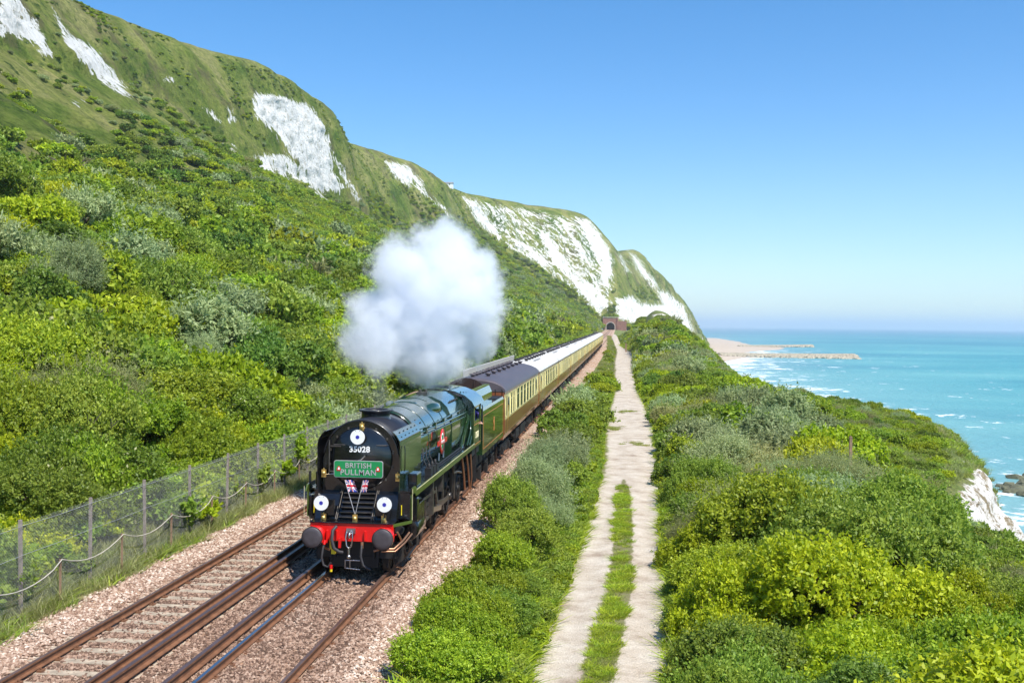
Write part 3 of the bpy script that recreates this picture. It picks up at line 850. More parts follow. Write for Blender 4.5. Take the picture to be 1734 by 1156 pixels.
# frames
mb = MB()
mb.box(-.52, -.46, .7, 13.9, .45, 1.3); mb.box(.46, .52, .7, 13.9, .45, 1.3)
mb.box(-.5, .5, 1.6, 2.9, .62, 1.4); mb.box(-.8, .8, 11, 12.1, .5, 1.2); mb.box(-.9, .9, 4.4, 4.6, .7, 1.9); mb.box(-.9, .9, 7.2, 7.4, .9, 1.9)
part(mb, 'frame', MAT['dark'])
mb = MB()
for s_ in (-1, 1):
    mb.box(s_ * .56, s_ * .62, .75, 4.0, .35, .85); mb.box(s_ * .95, s_ * 1.0, .95, 3.8, .42, .75)
    mb.box(s_ * .9, s_ * 1.1, 1.2, 1.5, .3, .65); mb.box(s_ * .9, s_ * 1.1, 3.2, 3.5, .3, .65)
mb.box(-.95, .95, .80, .90, .45, .92); mb.box(-.6, .6, .78, .86, .22, .5); mb.box(-1.0, 1.0, 2.2, 2.6, .4, .8)
part(mb, 'leading_bogie', MAT['dark'])
# buffer beam
mb = MB(); mb.box(-1.04, 1.04, .42, .56, .93, 1.37)
for x in (-.6, -.35, .35, .6):
    mb.box(x - .02, x + .02, .36, .44, .95, 1.2)
for s_ in (-1, 1):
    for a in range(6):
        q = a * math.pi / 3
        mb.tube([(s_ * .87 + .24 * math.cos(q), .40, 1.13 + .2 * math.sin(q)), (s_ * .87 + .24 * math.cos(q), .43, 1.13 + .2 * math.sin(q))], .02, 6)
part(mb, 'buffer_beam', MAT['red'], .008)
for s_ in (-1, 1):
    b = MB(); b.lathe([(.42, .21), (.36, .20), (.34, .15), (.20, .14), (.20, .0)], (s_ * .87, 0, 1.08), 'y', 20)
    o = part(b, 'buffer', MAT['red'])
    h = MB(); h.lathe([(.2, .06), (.05, .06), (.045, .23), (.0, .255), (-.022, .235), (-.03, .15), (-.033, .0)], (s_ * .87, 0, 1.08), 'y', 28)
    part(h, 'buffer_head', MAT['bufface'], parent=o)
    h = MB(); h.lathe([(.05, .2), (.052, .262), (-.004, .262)], (s_ * .87, 0, 1.08), 'y', 28)
    part(h, 'buffer_rim', MAT['steel'], parent=o)
# coupling
mb = MB()
mb.box(-.11, .11, .36, .44, 1.14, 1.26); mb.tube([(0, .4, 1.18), (0, .26, 1.17), (0, .2, 1.1), (0, .27, 1.06)], .03, 8)
for s_ in (-1, 1):
    mb.tube([(s_ * .07, .24, 1.22), (s_ * .085, .2, 1.05), (s_ * .06, .2, .86), (0, .2, .8)], .016, 6)
mb.tube([(0, .2, .82), (0, .2, .62)], .03, 8); mb.lathe([(-.05, .0), (-.03, .05), (.03, .05), (.05, 0)], (0, .2, .6), 'z', 10)
mb.box(-.13, -.11, .3, .32, .28, .5); mb.tube([(-.1, .3, .49), (.25, .3, .49)], .014, 6); mb.tube([(-.1, .3, .3), (.26, .3, .27)], .014, 6); mb.tube([(0, .3, .5), (0, .3, .28)], .014, 6)
part(mb, 'screw_coupling', MAT['steel'])
mb = MB(); mb.tube([(-.36, .36, 1.30), (-.42, .25, 1.22), (-.43, .2, 1.0), (-.38, .2, .8), (-.26, .24, .7), (-.18, .3, .68)], .042, 10)
part(mb, 'vacuum_hose', MAT['rubber'])
mb = MB(); mb.tube([(-.64, .36, .9), (-.66, .26, .8), (-.7, .26, .55), (-.66, .28, .36), (-.55, .32, .3), (-.48, .32, .42)], .028, 8)
mb.tube([(.30, .36, .92), (.30, .26, .85), (.28, .25, .6), (.34, .26, .38), (.46, .3, .3), (.52, .3, .28)], .032, 8)
part(mb, 'brake_hoses', MAT['rubber'])
mb = MB(); mb.tube([(-.64, .33, .96), (-.645, .29, .86)], .036, 8); mb.box(-.72, -.57, .3, .36, .90, .95); mb.box(-.3, -.24, .33, .4, .78, 1.02)
mb.tube([(-.47, .3, .27), (-.47, .3, .36)], .04, 8)
part(mb, 'red_hose_cock', MAT['red'])
mb = MB(); mb.tube([(-.49, .34, .98), (-.485, .3, .8), (-.42, .28, .74)], .03, 8); mb.box(-.46, -.36, .26, .34, .64, .78); mb.tube([(-.47, .3, .2), (-.47, .3, .26)], .035, 8)
part(mb, 'yellow_hose_cock', MAT['yellow'])
mb = MB(); mb.tube([(.30, .30, .94), (.30, .29, .8)], .04, 8)
for s_ in (-1, 1): mb.tube([(s_ * .76, .7, .78), (s_ * .68, .5, .74), (s_ * .55, .45, .7)], .03, 8)
mb.tube([(.75, .45, .76), (1.05, .5, .76), (1.2, .9, .9), (1.25, 1.4, 1.0)], .026, 8)
mb.tube([(.75, .45, .70), (1.08, .5, .70), (1.24, .9, .84), (1.3, 1.5, .95)], .022, 8)
mb.tube([(1.1, .65, 1.15), (1.16, .8, .95), (1.1, 1.0, .8)], .025, 8)
part(mb, 'front_pipework', MAT['copper'])
# front platform and apron
mb = MB()
mb.box(-1.05, 1.05, .38, .95, 1.375, 1.405)
mb.prism([(.72, 1.40), (1.32, 2.02), (1.7, 2.1), (1.7, 1.40)], -.42, .42, 'x')
for s_ in (-1, 1):
    mb.prism([(.80, 1.40), (.95, 1.72), (1.15, 1.98), (1.6, 2.06), (1.6, 1.40)], s_ * .47, s_ * 1.03, 'x')
    mb.box(s_ * .435, s_ * .46, .74, 1.3, 1.40, 1.42)
    mb.box(s_ * .52, s_ * .78, .74, .82, 1.5, 1.9)
part(mb, 'front_apron', BK, .012)
mb = MB()
for k in range(6):
    f_ = k / 5
    y_, z_ = .74 + .5 * f_, 1.47 + .52 * f_
    mb.box(-.40, .40, y_ - .04, y_ + .03, z_ - .012, z_ + .006)
    for s_ in (-1, 1): mb.bar((s_ * .40, y_ - .04, z_), (s_ * .30, y_ - .05, z_ + .01), .012)
for s_ in (-1, 1):
    mb.tube([(s_ * .44, .68, 1.42), (s_ * .445, 1.3, 2.06)], .011, 6); mb.tube([(s_ * .48, .68, 1.42), (s_ * .485, 1.3, 2.06)], .011, 6)
part(mb, 'tread_steps', MAT['motion'])
# smokebox
ZB = 2.86
mb = MB(); mb.lathe([(1.50, .0), (1.50, .955), (3.9, .955)], (0, 0, ZB), 'y', 56)
mb.prism([(-.75, 1.5), (.75, 1.5), (.75, 2.35), (-.75, 2.35)], 1.6, 3.8)
part(mb, 'smokebox', SB)
mb = MB(); mb.prism([(-1.0, 1.98), (1.0, 1.98), (1.0, ZB)] + [(.965 * math.cos(a), ZB + .965 * math.sin(a)) for a in np.linspace(.08, math.pi - .08, 33)] + [(-1.0, ZB)], 1.41, 1.50)
part(mb, 'smokebox_front', BK)
mb = MB()
mb.lathe([(1.42, .80), (1.385, .80), (1.375, .775), (1.33, .70), (1.28, .5), (1.245, .25), (1.235, .0)], (0, 0, ZB), 'y', 48)
door = part(mb, 'smokebox_door', BK)
mb = MB()
mb.tube([(-.70, 1.30, ZB + .34), (.70, 1.30, ZB + .34)], .016, 8)
mb.tube([(-.78, 1.30, ZB + .3), (-.5, 1.27, ZB + .3)], .02, 8); mb.tube([(-.80, 1.30, ZB - .34), (-.45, 1.27, ZB - .34)], .02, 8)
mb.tube([(-.82, 1.33, ZB - .45), (-.82, 1.33, ZB + .45)], .02, 8)
for a in range(14):
    q = a * 2 * math.pi / 14 + .2
    mb.box(.83 * math.cos(q) - .02, .83 * math.cos(q) + .02, 1.38, 1.43, ZB + .83 * math.sin(q) - .03, ZB + .83 * math.sin(q) + .03)
part(mb, 'door_hinges', MAT['motion'], parent=door)
mb = MB(); mb.tube([(0, 1.22, ZB - .05), (0, 1.1, ZB - .05)], .04, 10); mb.tube([(0, 1.13, ZB - .05), (.16, 1.12, ZB + .1)], .014, 6); mb.tube([(0, 1.16, ZB - .05), (-.05, 1.15, ZB - .26)], .014, 6)
part(mb, 'door_handle', MAT['steel'], parent=door)
nm = text_mesh('35028', .20, MAT['white'], .01, .006)
o = link('smokebox_number', nm, loco, (.0, 1.19, 3.10)); o.rotation_euler = (math.radians(90), 0, 0)
# arched rim + rain strip
mb = MB()
mb.lathe([(1.36, .955), (1.36, .985), (1.50, .985), (1.50, .955)], (0, 0, ZB), 'y', 44, a0=.12, a1=math.pi - .12)
part(mb, 'smokebox_rim', SB)
# chimney
mb = MB()
prof = [(-.16, .48), (-.06, .39), (.0, .375), (.12, .375), (.135, .44), (.165, .47), (.185, .45), (.185, .32), (.0, .30)]
mb.lathe(prof, (0, 2.95, 3.80), 'z', 36, sx=1.0, sy=1.15)
part(mb, 'chimney', SB)
# boiler
mb = MB()
mb.lathe([(3.9, .96), (3.92, 1.0), (4.05, 1.0), (7.8, 1.075), (9.0, 1.10)], (0, 0, ZB + .02), 'y', 56)
mb.prism([(-1.1, 1.9), (1.1, 1.9), (1.12, 2.6), (1.12, 3.0), (1.08, 3.3), (.95, 3.6), (.75, 3.8), (.45, 3.93), (0, 3.97), (-.45, 3.93), (-.75, 3.8), (-.95, 3.6), (-1.08, 3.3), (-1.12, 3.0), (-1.12, 2.6)], 9.0, 12.2, smooth=True)
boiler = part(mb, 'boiler', G)
mb = MB()
for y_ in (3.98,): mb.lathe([(y_, 1.0), (y_, 1.012), (y_ + .07, 1.012), (y_ + .07, 1.0)], (0, 0, ZB + .02), 'y', 56)
part(mb, 'front_boiler_band', MAT['dark'], parent=boiler)
mb = MB()
for y_ in (5.3, 6.6, 7.9): 
    r_b = 1.0 + (y_ - 4.05) * .02 + .001
    mb.lathe([(y_, r_b), (y_, r_b + .008), (y_ + .05, r_b + .008), (y_ + .05, r_b)], (0, 0, ZB + .02), 'y', 56)
part(mb, 'boiler_bands', G, parent=boiler)
mb = MB(); mb.lathe([(-.12, .50), (.0, .47), (.07, .40), (.11, .28), (.125, 0)], (0, 6.9, 3.86), 'z', 30, sx=.8, sy=1.25)
part(mb, 'dome', G, parent=boiler)
for s_ in (-1, 1):
    mb = MB()
    pts = [(s_ * .52, 7.2, 3.62), (s_ * .60, 7.5, 3.66), (s_ * .66, 7.8, 3.64), (s_ * .68, 8.3, 3.60), (s_ * .66, 8.7, 3.6)]
    mb.tube(pts, [.16, .22, .24, .22, .1], 14)
    part(mb, 'clack_valve_cowl', G, parent=boiler)
mb = MB()
mb.box(-.18, .18, 9.6, 10.0, 3.94, 4.03); mb.tube([(-.1, 9.8, 4.0), (-.1, 9.8, 4.12)], .05, 10); mb.tube([(.1, 9.8, 4.0), (.1, 9.8, 4.12)], .05, 10)
mb.tube([(-.5, 5.4, 3.78), (-.5, 6.1, 3.84), (-.62, 6.3, 3.75)], .035, 8)
for k in range(5): mb.tube([(.86, 10.0 + k * .35, 3.68), (.90, 10.0 + k * .35, 3.73)], .035, 8)
for y_, z_, x_ in ((4.6, 3.55, .68), (4.9, 3.45, .78)): mb.box(x_, x_ + .08, y_, y_ + .08, z_, z_ + .03)
part(mb, 'safety_valves', MAT['motion'], parent=boiler)
for s_ in (-1, 1):
    mb = MB(); mb.tube([(s_ * .93, 3.9, 3.36), (s_ * 1.02, 4.4, 3.36), (s_ * 1.06, 8, 3.34), (s_ * 1.12, 12.1, 3.38)], .022, 8)
    mb.tube([(s_ * .98, 3.9, 3.27), (s_ * 1.06, 4.4, 3.27), (s_ * 1.10, 8, 3.24), (s_ * 1.16, 12.1, 3.22)], .034, 8)
    mb.tube([(s_ * 1.03, 4.4, 3.16), (s_ * 1.12, 8, 3.12), (s_ * 1.17, 11.6, 3.1)], .016, 8)
    for y_ in (4.5, 6, 7.5, 9, 10.5, 12): mb.box(s_ * 1.0, s_ * 1.12, y_ - .03, y_ + .03, 3.2, 3.38)
    part(mb, 'boiler_handrail', G)
# smoke deflectors
for s_ in (-1, 1):
    mb = MB()
    poly = [(s_ * 1.03, 1.98), (s_ * 1.05, 2.5), (s_ * 1.05, 3.22), (s_ * 1.03, 3.34), (s_ * .95, 3.47), (s_ * .85, 3.56)]
    mb.sheet(poly if s_ > 0 else [(p[0], p[1]) for p in poly], 1.10, 3.85, 'y', .018 * s_, 0, False)
    d_ = part(mb, 'smoke_deflector', [G if s_ > 0 else BK])
    mb = MB()
    for zz, xx in ((3.335, 1.055), (3.555, .865)): mb.bar((s_ * xx, 1.12, zz), (s_ * xx, 3.83, zz), .02)
    mb.tube([(s_ * 1.10, 1.42, 3.2), (s_ * 1.12, 1.42, 3.1), (s_ * 1.12, 1.42, 2.62), (s_ * 1.10, 1.42, 2.55)], .014, 6)
    for k in range(5):
        for q in (0, 1): mb.tube([(s_ * (1.0 - .07 * q), 1.5 + k * .5 + .1 * q, 3.40 + .1 * q), (s_ * (1.02 - .07 * q), 1.5 + k * .5 + .1 * q, 3.42 + .1 * q)], .02, 6)
    part(mb, 'deflector_handrail', MAT['black'], parent=d_)
# running plates, valances
for s_ in (-1, 1):
    mb = MB()
    mb.box(s_ * .55, s_ * 1.36, 1.5, 12.5, 2.03, 2.06)
    mb.box(s_ * 1.02, s_ * (1.35 if s_ > 0 else 1.14), 1.12, 1.5, 2.06, 2.09)
    mb.box(s_ * 1.02, s_ * (1.33 if s_ > 0 else 1.12), 1.07, 1.10, 1.4, 2.05)
    mb.prism([(1.10, 1.38), (1.5, 1.38), (1.5, 2.03), (1.10, 2.03)], s_ * 1.03, s_ * (1.30 if s_ > 0 else 1.12), 'x')
    part(mb, 'running_plate', BK)
    mb = MB()
    mb.box(s_ * 1.355, s_ * 1.385, 1.62, 12.45, 1.90, 2.07)
    mb.prism([(1.06 if s_ > 0 else 1.3, 2.18), (1.45, 2.18), (1.70, 2.07), (1.60, 1.90), (1.40, 2.02), (1.14, 2.02)], s_ * 1.355, s_ * 1.39, 'x')
    mb.box(s_ * 1.355, s_ * 1.385, 1.06 if s_ > 0 else 1.3, 1.14 if s_ > 0 else 1.38, 1.36, 2.02)
    mb.prism([(1.02, .42), (1.38, 1.06), (1.38, 1.14), (1.02, .5)] if s_ > 0 else [(-1.02, .42), (-1.30, 1.30), (-1.36, 1.38), (-1.02, .5)], 1.30, 1.37, 'z')
    part(mb, 'valance', MAT['valance'])
    mb = MB(); mb.box(s_ * 1.387, s_ * 1.393, 1.6, 12.4, 2.052, 2.066); mb.box(s_ * 1.387, s_ * 1.393, 1.07, 1.09, 1.38, 2.16)
    part(mb, 'valance_lining', MAT['cream_line'])
    # sand boxes / steps
    mb = MB(); mb.box(s_ * 1.10, s_ * 1.34, 1.9, 2.5, 2.06, 2.42); mb.box(s_ * 1.18, s_ * 1.42, 1.55, 1.8, 1.25, 1.86)
    part(mb, 'sand_box', BK, .03)
    mb = MB(); mb.tube([(s_ * 1.12, 1.03, 1.75), (s_ * 1.12, 1.03, 1.5)], .014, 6)
    part(mb, 'front_grab_rail', MAT['yellow'])
    # mechanical lubricators and injector gear on the plate
    mb = MB()
    for k, y_ in enumerate((4.2, 4.7, 5.2)):
        mb.box(s_ * 1.12, s_ * 1.30, y_, y_ + .3, 2.06, 2.26); mb.tube([(s_ * 1.2, y_ + .1, 2.2), (s_ * 1.05, y_ + .1, 2.5), (s_ * 1.0, y_ + .3, 2.8)], .015, 6)
        mb.lathe([(0, .04), (.1, .04), (.12, 0)], (s_ * 1.2, y_ + .2, 2.26), 'z', 8)
    mb.tube([(s_ * 1.14, 5.6, 2.1), (s_ * 1.16, 8, 2.12), (s_ * 1.16, 11, 2.12)], .03, 8)
    mb.tube([(s_ * 1.2, 5.9, 2.08), (s_ * 1.22, 11, 2.08)], .02, 8)
    part(mb, 'lubricators', MAT['dark'])
    mb = MB(); mb.prism([(10.5, 2.08), (10.75, 2.08), (12.3, 2.95), (12.3, 3.08)], s_ * 1.14, s_ * 1.22, 'x')
    mb.tube([(s_ * 1.26, 11.4, 2.1), (s_ * 1.27, 12.2, 2.55), (s_ * 1.24, 12.3, 2.9)], .03, 8); mb.tube([(s_ * 1.3, 11.7, 2.08), (s_ * 1.3, 12.2, 2.35)], .03, 8)
    part(mb, 'firebox_stay', G)
    # cylinders and motion
    mb = MB(); mb.lathe([(1.9, .0), (1.9, .30), (1.95, .34), (2.9, .34), (2.95, .30), (2.95, 0)], (s_ * 1.06, 0, 1.0), 'y', 24)
    mb.lathe([(1.8, 0), (1.8, .20), (3.05, .20), (3.05, 0)], (s_ * 1.08, 0, 1.5), 'y', 20); mb.box(s_ * .8, s_ * 1.36, 1.98, 2.9, .95, 1.62)
    part(mb, 'cylinder', BK, .01)
    mb = MB(); mb.tube([(s_ * 1.08, .95, 1.14), (s_ * 1.08, 1.1, 1.12)], .11, 12); mb.tube([(s_ * 1.16, 1.3, .95), (s_ * 1.2, 1.9, .6)], .05, 8); mb.tube([(s_ * 1.30, 2.0, .55), (s_ * 1.26, 1.0, .42)], .03, 8)
    mb.bar((s_ * .85, .95, .95), (s_ * .80, .95, .22), .08, .04); mb.bar((s_ * .95, .95, .95), (s_ * .92, 1.1, .3), .03)
    part(mb, 'guard_iron', MAT['dark'])
# wheels
def wheel_mesh(r, spokes, name):
    mb = MB()
    mb.lathe([(-.07, r - .09), (-.07, r), (.05, r), (.06, r + .03), (.075, r + .03), (.075, r - .09), (-.07, r - .09)], (0, 0, 0), 'x', 36)
    mb.lathe([(-.10, 0), (-.10, .13), (.06, .15), (.06, 0)], (0, 0, 0), 'x', 16)
    for k in range(spokes):
        q = k * 2 * math.pi / spokes
        mb.bar((-.02, .1 * math.cos(q), .1 * math.sin(q)), (-.02, (r - .07) * math.cos(q), (r - .07) * math.sin(q)), .05, .07)
    return mb.mesh(name, MAT['dark'])
wb, wd = wheel_mesh(.47, 10, 'bogie_wheel'), wheel_mesh(.94, 17, 'driving_wheel')
for s_ in (-1, 1):
    for y_ in (1.35, 3.35):
        o = link('bogie_wheel', wb, loco, (s_ * .7525, y_, .47)); o.rotation_euler = (0, 0, 0 if s_ < 0 else math.pi)
    for y_ in (5.1, 7.4, 9.7):
        o = link('driving_wheel', wd, loco, (s_ * .7525, y_, .94)); o.rotation_euler = (0, 0, 0 if s_ < 0 else math.pi)
    o = link('bogie_wheel', wb, loco, (s_ * .7525, 12.4, .47)); o.rotation_euler = (0, 0, 0 if s_ < 0 else math.pi)
    X = s_ * .93
    mb = MB()
    mb.bar((X, 5.1, .62), (X, 9.7, .62), .05, .13)
    for y_ in (5.1, 7.4, 9.7): mb.lathe([(-.05, 0), (-.05, .11), (.06, .11), (.06, 0)], (X, y_, .62), 'x', 14)
    part(mb, 'coupling_rod', MAT['motion'])
    mb = MB(); mb.bar((s_ * 1.04, 4.2, 1.0), (s_ * 1.04, 7.4, .64), .05, .15); mb.tube([(s_ * 1.06, 2.9, 1.0), (s_ * 1.06, 4.1, 1.0)], .045, 10); mb.box(s_ * 1.0, s_ * 1.14, 4.0, 4.4, .85, 1.15)
    part(mb, 'connecting_rod', MAT['steel'])
    mb = MB()
    mb.box(s_ * .98, s_ * 1.16, 2.95, 4.7, 1.16, 1.24); mb.box(s_ * .98, s_ * 1.16, 2.95, 4.7, .76, .84)
    mb.bar((s_ * 1.2, 5.5, 1.55), (s_ * 1.2, 5.75, 1.05), .05, .13); mb.bar((s_ * 1.18, 7.4, .9), (s_ * 1.2, 5.8, 1.05), .04, .07)
    mb.bar((s_ * 1.18, 3.1, 1.5), (s_ * 1.2, 5.5, 1.42), .04, .07); mb.bar((s_ * 1.18, 4.0, 1.6), (s_ * 1.16, 4.2, .8), .04, .08)
    mb.box(s_ * .9, s_ * 1.28, 4.65, 4.8, .9, 2.0); mb.box(s_ * .9, s_ * 1.28, 6.3, 6.36, 1.3, 2.0)
    for y_ in (6.25, 8.55, 10.8): mb.bar((s_ * .9, y_, 1.7), (s_ * .9, y_ + .1, .35), .05, .1)
    mb.tube([(s_ * 1.2, 8.6, 1.9), (s_ * 1.22, 8.7, 1.5), (s_ * 1.2, 9.6, 1.45), (s_ * 1.2, 10.5, 1.3)], .035, 8)
    part(mb, 'valve_gear', MAT['motion'])
    mb = MB(); mb.tube([(s_ * 1.2, 10.6, 1.9), (s_ * 1.22, 11.0, 1.2), (s_ * 1.2, 11.4, .6)], .04, 8); mb.tube([(s_ * 1.25, 11.3, 1.9), (s_ * 1.28, 11.6, 1.3), (s_ * 1.24, 12.3, .5)], .035, 8); mb.tube([(s_ * 1.28, 12.2, 1.7), (s_ * 1.3, 12.4, .9), (s_ * 1.2, 12.8, .4)], .03, 8)
    part(mb, 'injector_pipes', MAT['copper'])
    # cab side with window and numeral
    mb = MB()
    X0, X1 = s_ * 1.34, s_ * 1.37
    mb.box(X0, X1, 12.3, 14.2, 1.88, 2.85); mb.box(X0, X1, 12.3, 12.55, 2.85, 3.38); mb.box(X0, X1, 13.75, 14.2, 2.85, 3.38); mb.box(X0, X1, 12.3, 14.2, 3.30, 3.42)
    mb.prism([(s_ * .95, 1.9), (s_ * 1.36, 1.9), (s_ * 1.36, 3.40), (s_ * 1.2, 3.62), (s_ * .95, 3.75)], 12.27, 12.33)
    cs = part(mb, 'cab_side', G)
    mb = MB(); mb.box(s_ * 1.372, s_ * 1.377, 12.4, 14.1, 2.70, 2.72); mb.box(s_ * 1.372, s_ * 1.377, 12.4, 14.1, 1.98, 2.0)
    part(mb, 'cab_lining', MAT['orange'], parent=cs)
    tm = text_mesh('35028', .30, MAT['cream_line'], .004, .01)
    o = link('cab_number', tm, cs, (s_ * 1.374, 13.2, 2.3)); o.rotation_euler = (math.radians(90), 0, math.radians(90 if s_ > 0 else -90))
    mb = MB(); mb.tube([(s_ * 1.42, 14.25, 1.95), (s_ * 1.42, 14.25, 3.2), (s_ * 1.40, 14.25, 3.3)], .02, 8); mb.box(s_ * 1.0, s_ * 1.3, 13.0, 13.4, .6, .63); mb.bar((s_ * 1.2, 13.2, 1.9), (s_ * 1.2, 13.2, .6), .3, .02)
    part(mb, 'cab_handrail', MAT['dark'], parent=cs)
roofpoly = [(-1.40, 3.38), (-1.30, 3.56), (-1.05, 3.76), (-.7, 3.90), (-.3, 3.965), (0, 3.98), (.3, 3.965), (.7, 3.90), (1.05, 3.76), (1.30, 3.56), (1.40, 3.38)]
mb = MB(); mb.sheet(roofpoly, 12.1, 14.75, 'y', -.025)
cr = part(mb, 'cab_roof', G)
mb = MB(); mb.box(-.35, .35, 12.9, 13.9, 4.0, 4.03); mb.box(-.36, .36, 13.35, 13.39, 4.0, 4.06)
for x_ in (-.5, .5): mb.box(x_ - .02, x_ + .02, 12.2, 14.6, 3.97, 3.99)
for k in range(6): mb.tube([(.85 + .05 * k, 12.5 + k * .33, 3.86 - k * .03), (.87 + .05 * k, 12.5 + k * .33, 3.89 - k * .03)], .03, 6)
part(mb, 'roof_ventilator', G, parent=cr)
mb = MB(); mb.prism([(-1.3, 1.9), (1.3, 1.9), (1.3, 3.4), (.9, 3.72), (0, 3.9), (-.9, 3.72), (-1.3, 3.4)], 12.36, 12.4); mb.box(-1.3, 1.3, 12.4, 14.2, 1.6, 1.9)
part(mb, 'backhead', MAT['dark'])
# roundel nameplate
for s_ in (-1, 1):
    X = s_ * 1.17
    mb = MB(); mb.lathe([(0, .27), (0, .385), (s_ * .02, .385), (s_ * .02, .27)], (X, 6.75, 2.74), 'x', 40)
    mb.box(X, X + s_ * .025, 5.95, 7.55, 2.67, 2.81)
    npl = part(mb, 'nameplate', MAT['red'])
    mb = MB(); mb.lathe([(0, 0), (0, .275), (s_ * .014, .275), (s_ * .014, 0)], (X, 6.75, 2.74), 'x', 32); part(mb, 'nameplate_centre', MAT['white'], parent=npl)
    mb = MB(); mb.box(X + s_ * .015, X + s_ * .02, 6.62, 6.88, 2.55, 2.94); part(mb, 'nameplate_flag', MAT['boardgreen'], parent=npl)
    tm = text_mesh('CLAN LINE', .11, MAT['white'], .002, .002)
    o = link('nameplate_lettering', tm, npl, (X + s_ * .028, 6.75, 2.74)); o.rotation_euler = (math.radians(90), 0, math.radians(90 if s_ > 0 else -90))
    mb = MB()
    for y_ in (6.35, 7.15): mb.bar((X - s_ * .02, y_, 2.2), (X - s_ * .02, y_ + .06, 2.42), .03, .06)
    part(mb, 'nameplate_bracket', MAT['steel'], parent=npl)
# brass headlamps
for x_, y_, z_ in ((0.02, 1.33, 3.66), (-.93, 1.22, 2.48), (.98, 1.22, 2.42), (-.76, .62, 1.46), (.76, .62, 1.46), (.06, .52, 1.48)):
    mb = MB(); mb.lathe([(-.06, .0), (-.06, .05), (.06, .055), (.06, 0)], (x_, y_, z_), 'y', 14); mb.box(x_ - .055, x_ + .055, y_ - .02, y_ + .06, z_ - .1, z_ + .09); mb.tube([(x_, y_, z_ + .08), (x_, y_, z_ + .13)], .02, 8)
    part(mb, 'headlamp', MAT['brass'])
mb = MB(); mb.tube([(-.88, 1.3, 2.44), (-.55, 1.3, 2.47)], .012, 6)
part(mb, 'lamp_conduit', MAT['steel'])

# headcode discs, headboard, flags: carried by the locomotive
for x_, y_, z_, lab in ((-.79, .50, 1.84, 'white round headcode disc above the left buffer'), (.80, .50, 1.84, 'white round headcode disc above the right buffer'), (-.04, 1.12, 3.42, 'white round headcode disc at the top of the smokebox above the number')):
    t = empty('headcode_disc', (XC1 + x_, LY + y_, z_), lab, 'headcode disc', 'white discs on the front of the locomotive')
    mb = MB(); mb.prism([(.185 * math.cos(a), .185 * math.sin(a)) for a in np.linspace(0, 2 * math.pi, 41)[:-1]], 0, .016); mb.build('plate', MAT['white'], t)
    mb = MB(); mb.prism([(.048 * math.cos(a), .048 * math.sin(a)) for a in np.linspace(0, 2 * math.pi, 25)[:-1]], -.004, .004); mb.build('emblem', MAT['blue'], t)
    mb = MB(); mb.box(-.015, .015, .02, .05, -.33 if z_ < 3 else -.1, .1); mb.build('lamp_iron', BK, t)
    mb = MB()
    for q in (-.06, .05): mb.box(q, q + .02, -.004, .004, .15, .162)
    mb.build('rivets', MAT['dark'], t)
t = empty('train_headboard', (XC1 + .0, LY + 1.08, 2.62), 'green headboard reading BRITISH PULLMAN across the smokebox door', 'headboard')
def rrect(w_, h_, r_, n=5):
    P_ = []
    for cx_, cz_, a0 in ((w_ - r_, h_ - r_, 0), (-w_ + r_, h_ - r_, 90), (-w_ + r_, -h_ + r_, 180), (w_ - r_, -h_ + r_, 270)):
        for k in range(n + 1):
            a = math.radians(a0 + 90 * k / n); P_.append((cx_ + r_ * math.cos(a), cz_ + r_ * math.sin(a)))
    return P_
mb = MB(); mb.prism(rrect(.63, .215, .06), 0, .03); mb.build('rim', MAT['silver'], t)
mb = MB(); mb.prism(rrect(.615, .2, .05), -.006, .01); mb.build('board', MAT['boardgreen'], t)
for txt, z_, sz in (('BRITISH', .085, .185), ('PULLMAN', -.088, .200)):
    o = link('lettering', text_mesh(txt, sz, MAT['silver'], .004, .002), t, (0, -.01, z_)); o.rotation_euler = (math.radians(90), 0, 0)
for x_ in (-.50, .50):
    mb = MB(); mb.prism([(x_ - .055, -.05), (x_ + .055, -.05), (x_ + .05, .02), (x_ + .03, .035), (x_ + .02, .07), (x_ - .02, .07), (x_ - .03, .035), (x_ - .05, .02)], -.014, -.004); mb.build('crest', MAT['red'], t)
    mb = MB(); mb.prism([(x_ - .025, -.02), (x_ + .025, -.02), (x_ + .02, .04), (x_ - .015, .04)], -.02, -.012); mb.build('crest_shield', MAT['white'], t)
# flags: Union Jacks on sticks
def flag(base, tip, side, wd_, ht_, label):
    t = empty('flag', base, label, 'flag', 'small Union flags on the front of the locomotive')
    b, e_ = Vector(base), Vector(tip)
    mb = MB(); mb.tube([(0, 0, 0), tuple(e_ - b)], .009, 6); mb.build('stick', MAT['silver'], t)
    d = (e_ - b).normalized(); ht_ = ht_ * 1.15; origin = (e_ - b) - d * ht_
    rt = Vector(side).normalized()
    nu, nv = 60, 40
    mb = MB()
    def mi(u_, v_):
        x_, y_ = (u_ - .5) * 2, (v_ - .5)
        if abs(x_) < .10 or abs(y_) < .10: return 0
        if abs(x_) < .17 or abs(y_) < .17: return 1
        k = abs(abs(y_) - abs(x_) * .5)
        if k < .035: return 0
        if k < .10: return 1
        return 2
    vs = []
    for j in range(nv + 1):
        for i in range(nu + 1):
            u_, v_ = i / nu, j / nv
            p = origin + d * (v_ * ht_) + rt * (u_ * wd_ * 1.15) + Vector((0, .035 * math.sin(u_ * 9 + v_ * 2) * u_, -.25 * wd_ * u_ * u_))
            vs.append(tuple(p))
    for j in range(nv):
        for i in range(nu):
            a = j * (nu + 1) + i
            mb.f.append((a, a + 1, a + nu + 2, a + nu + 1)); mb.m.append(mi((i + .5) / nu, (j + .5) / nv)); mb.sm.append(True)
    mb.v = vs
    mb.build('cloth', [MAT['flagred'], MAT['white'], MAT['flagblue']], t)
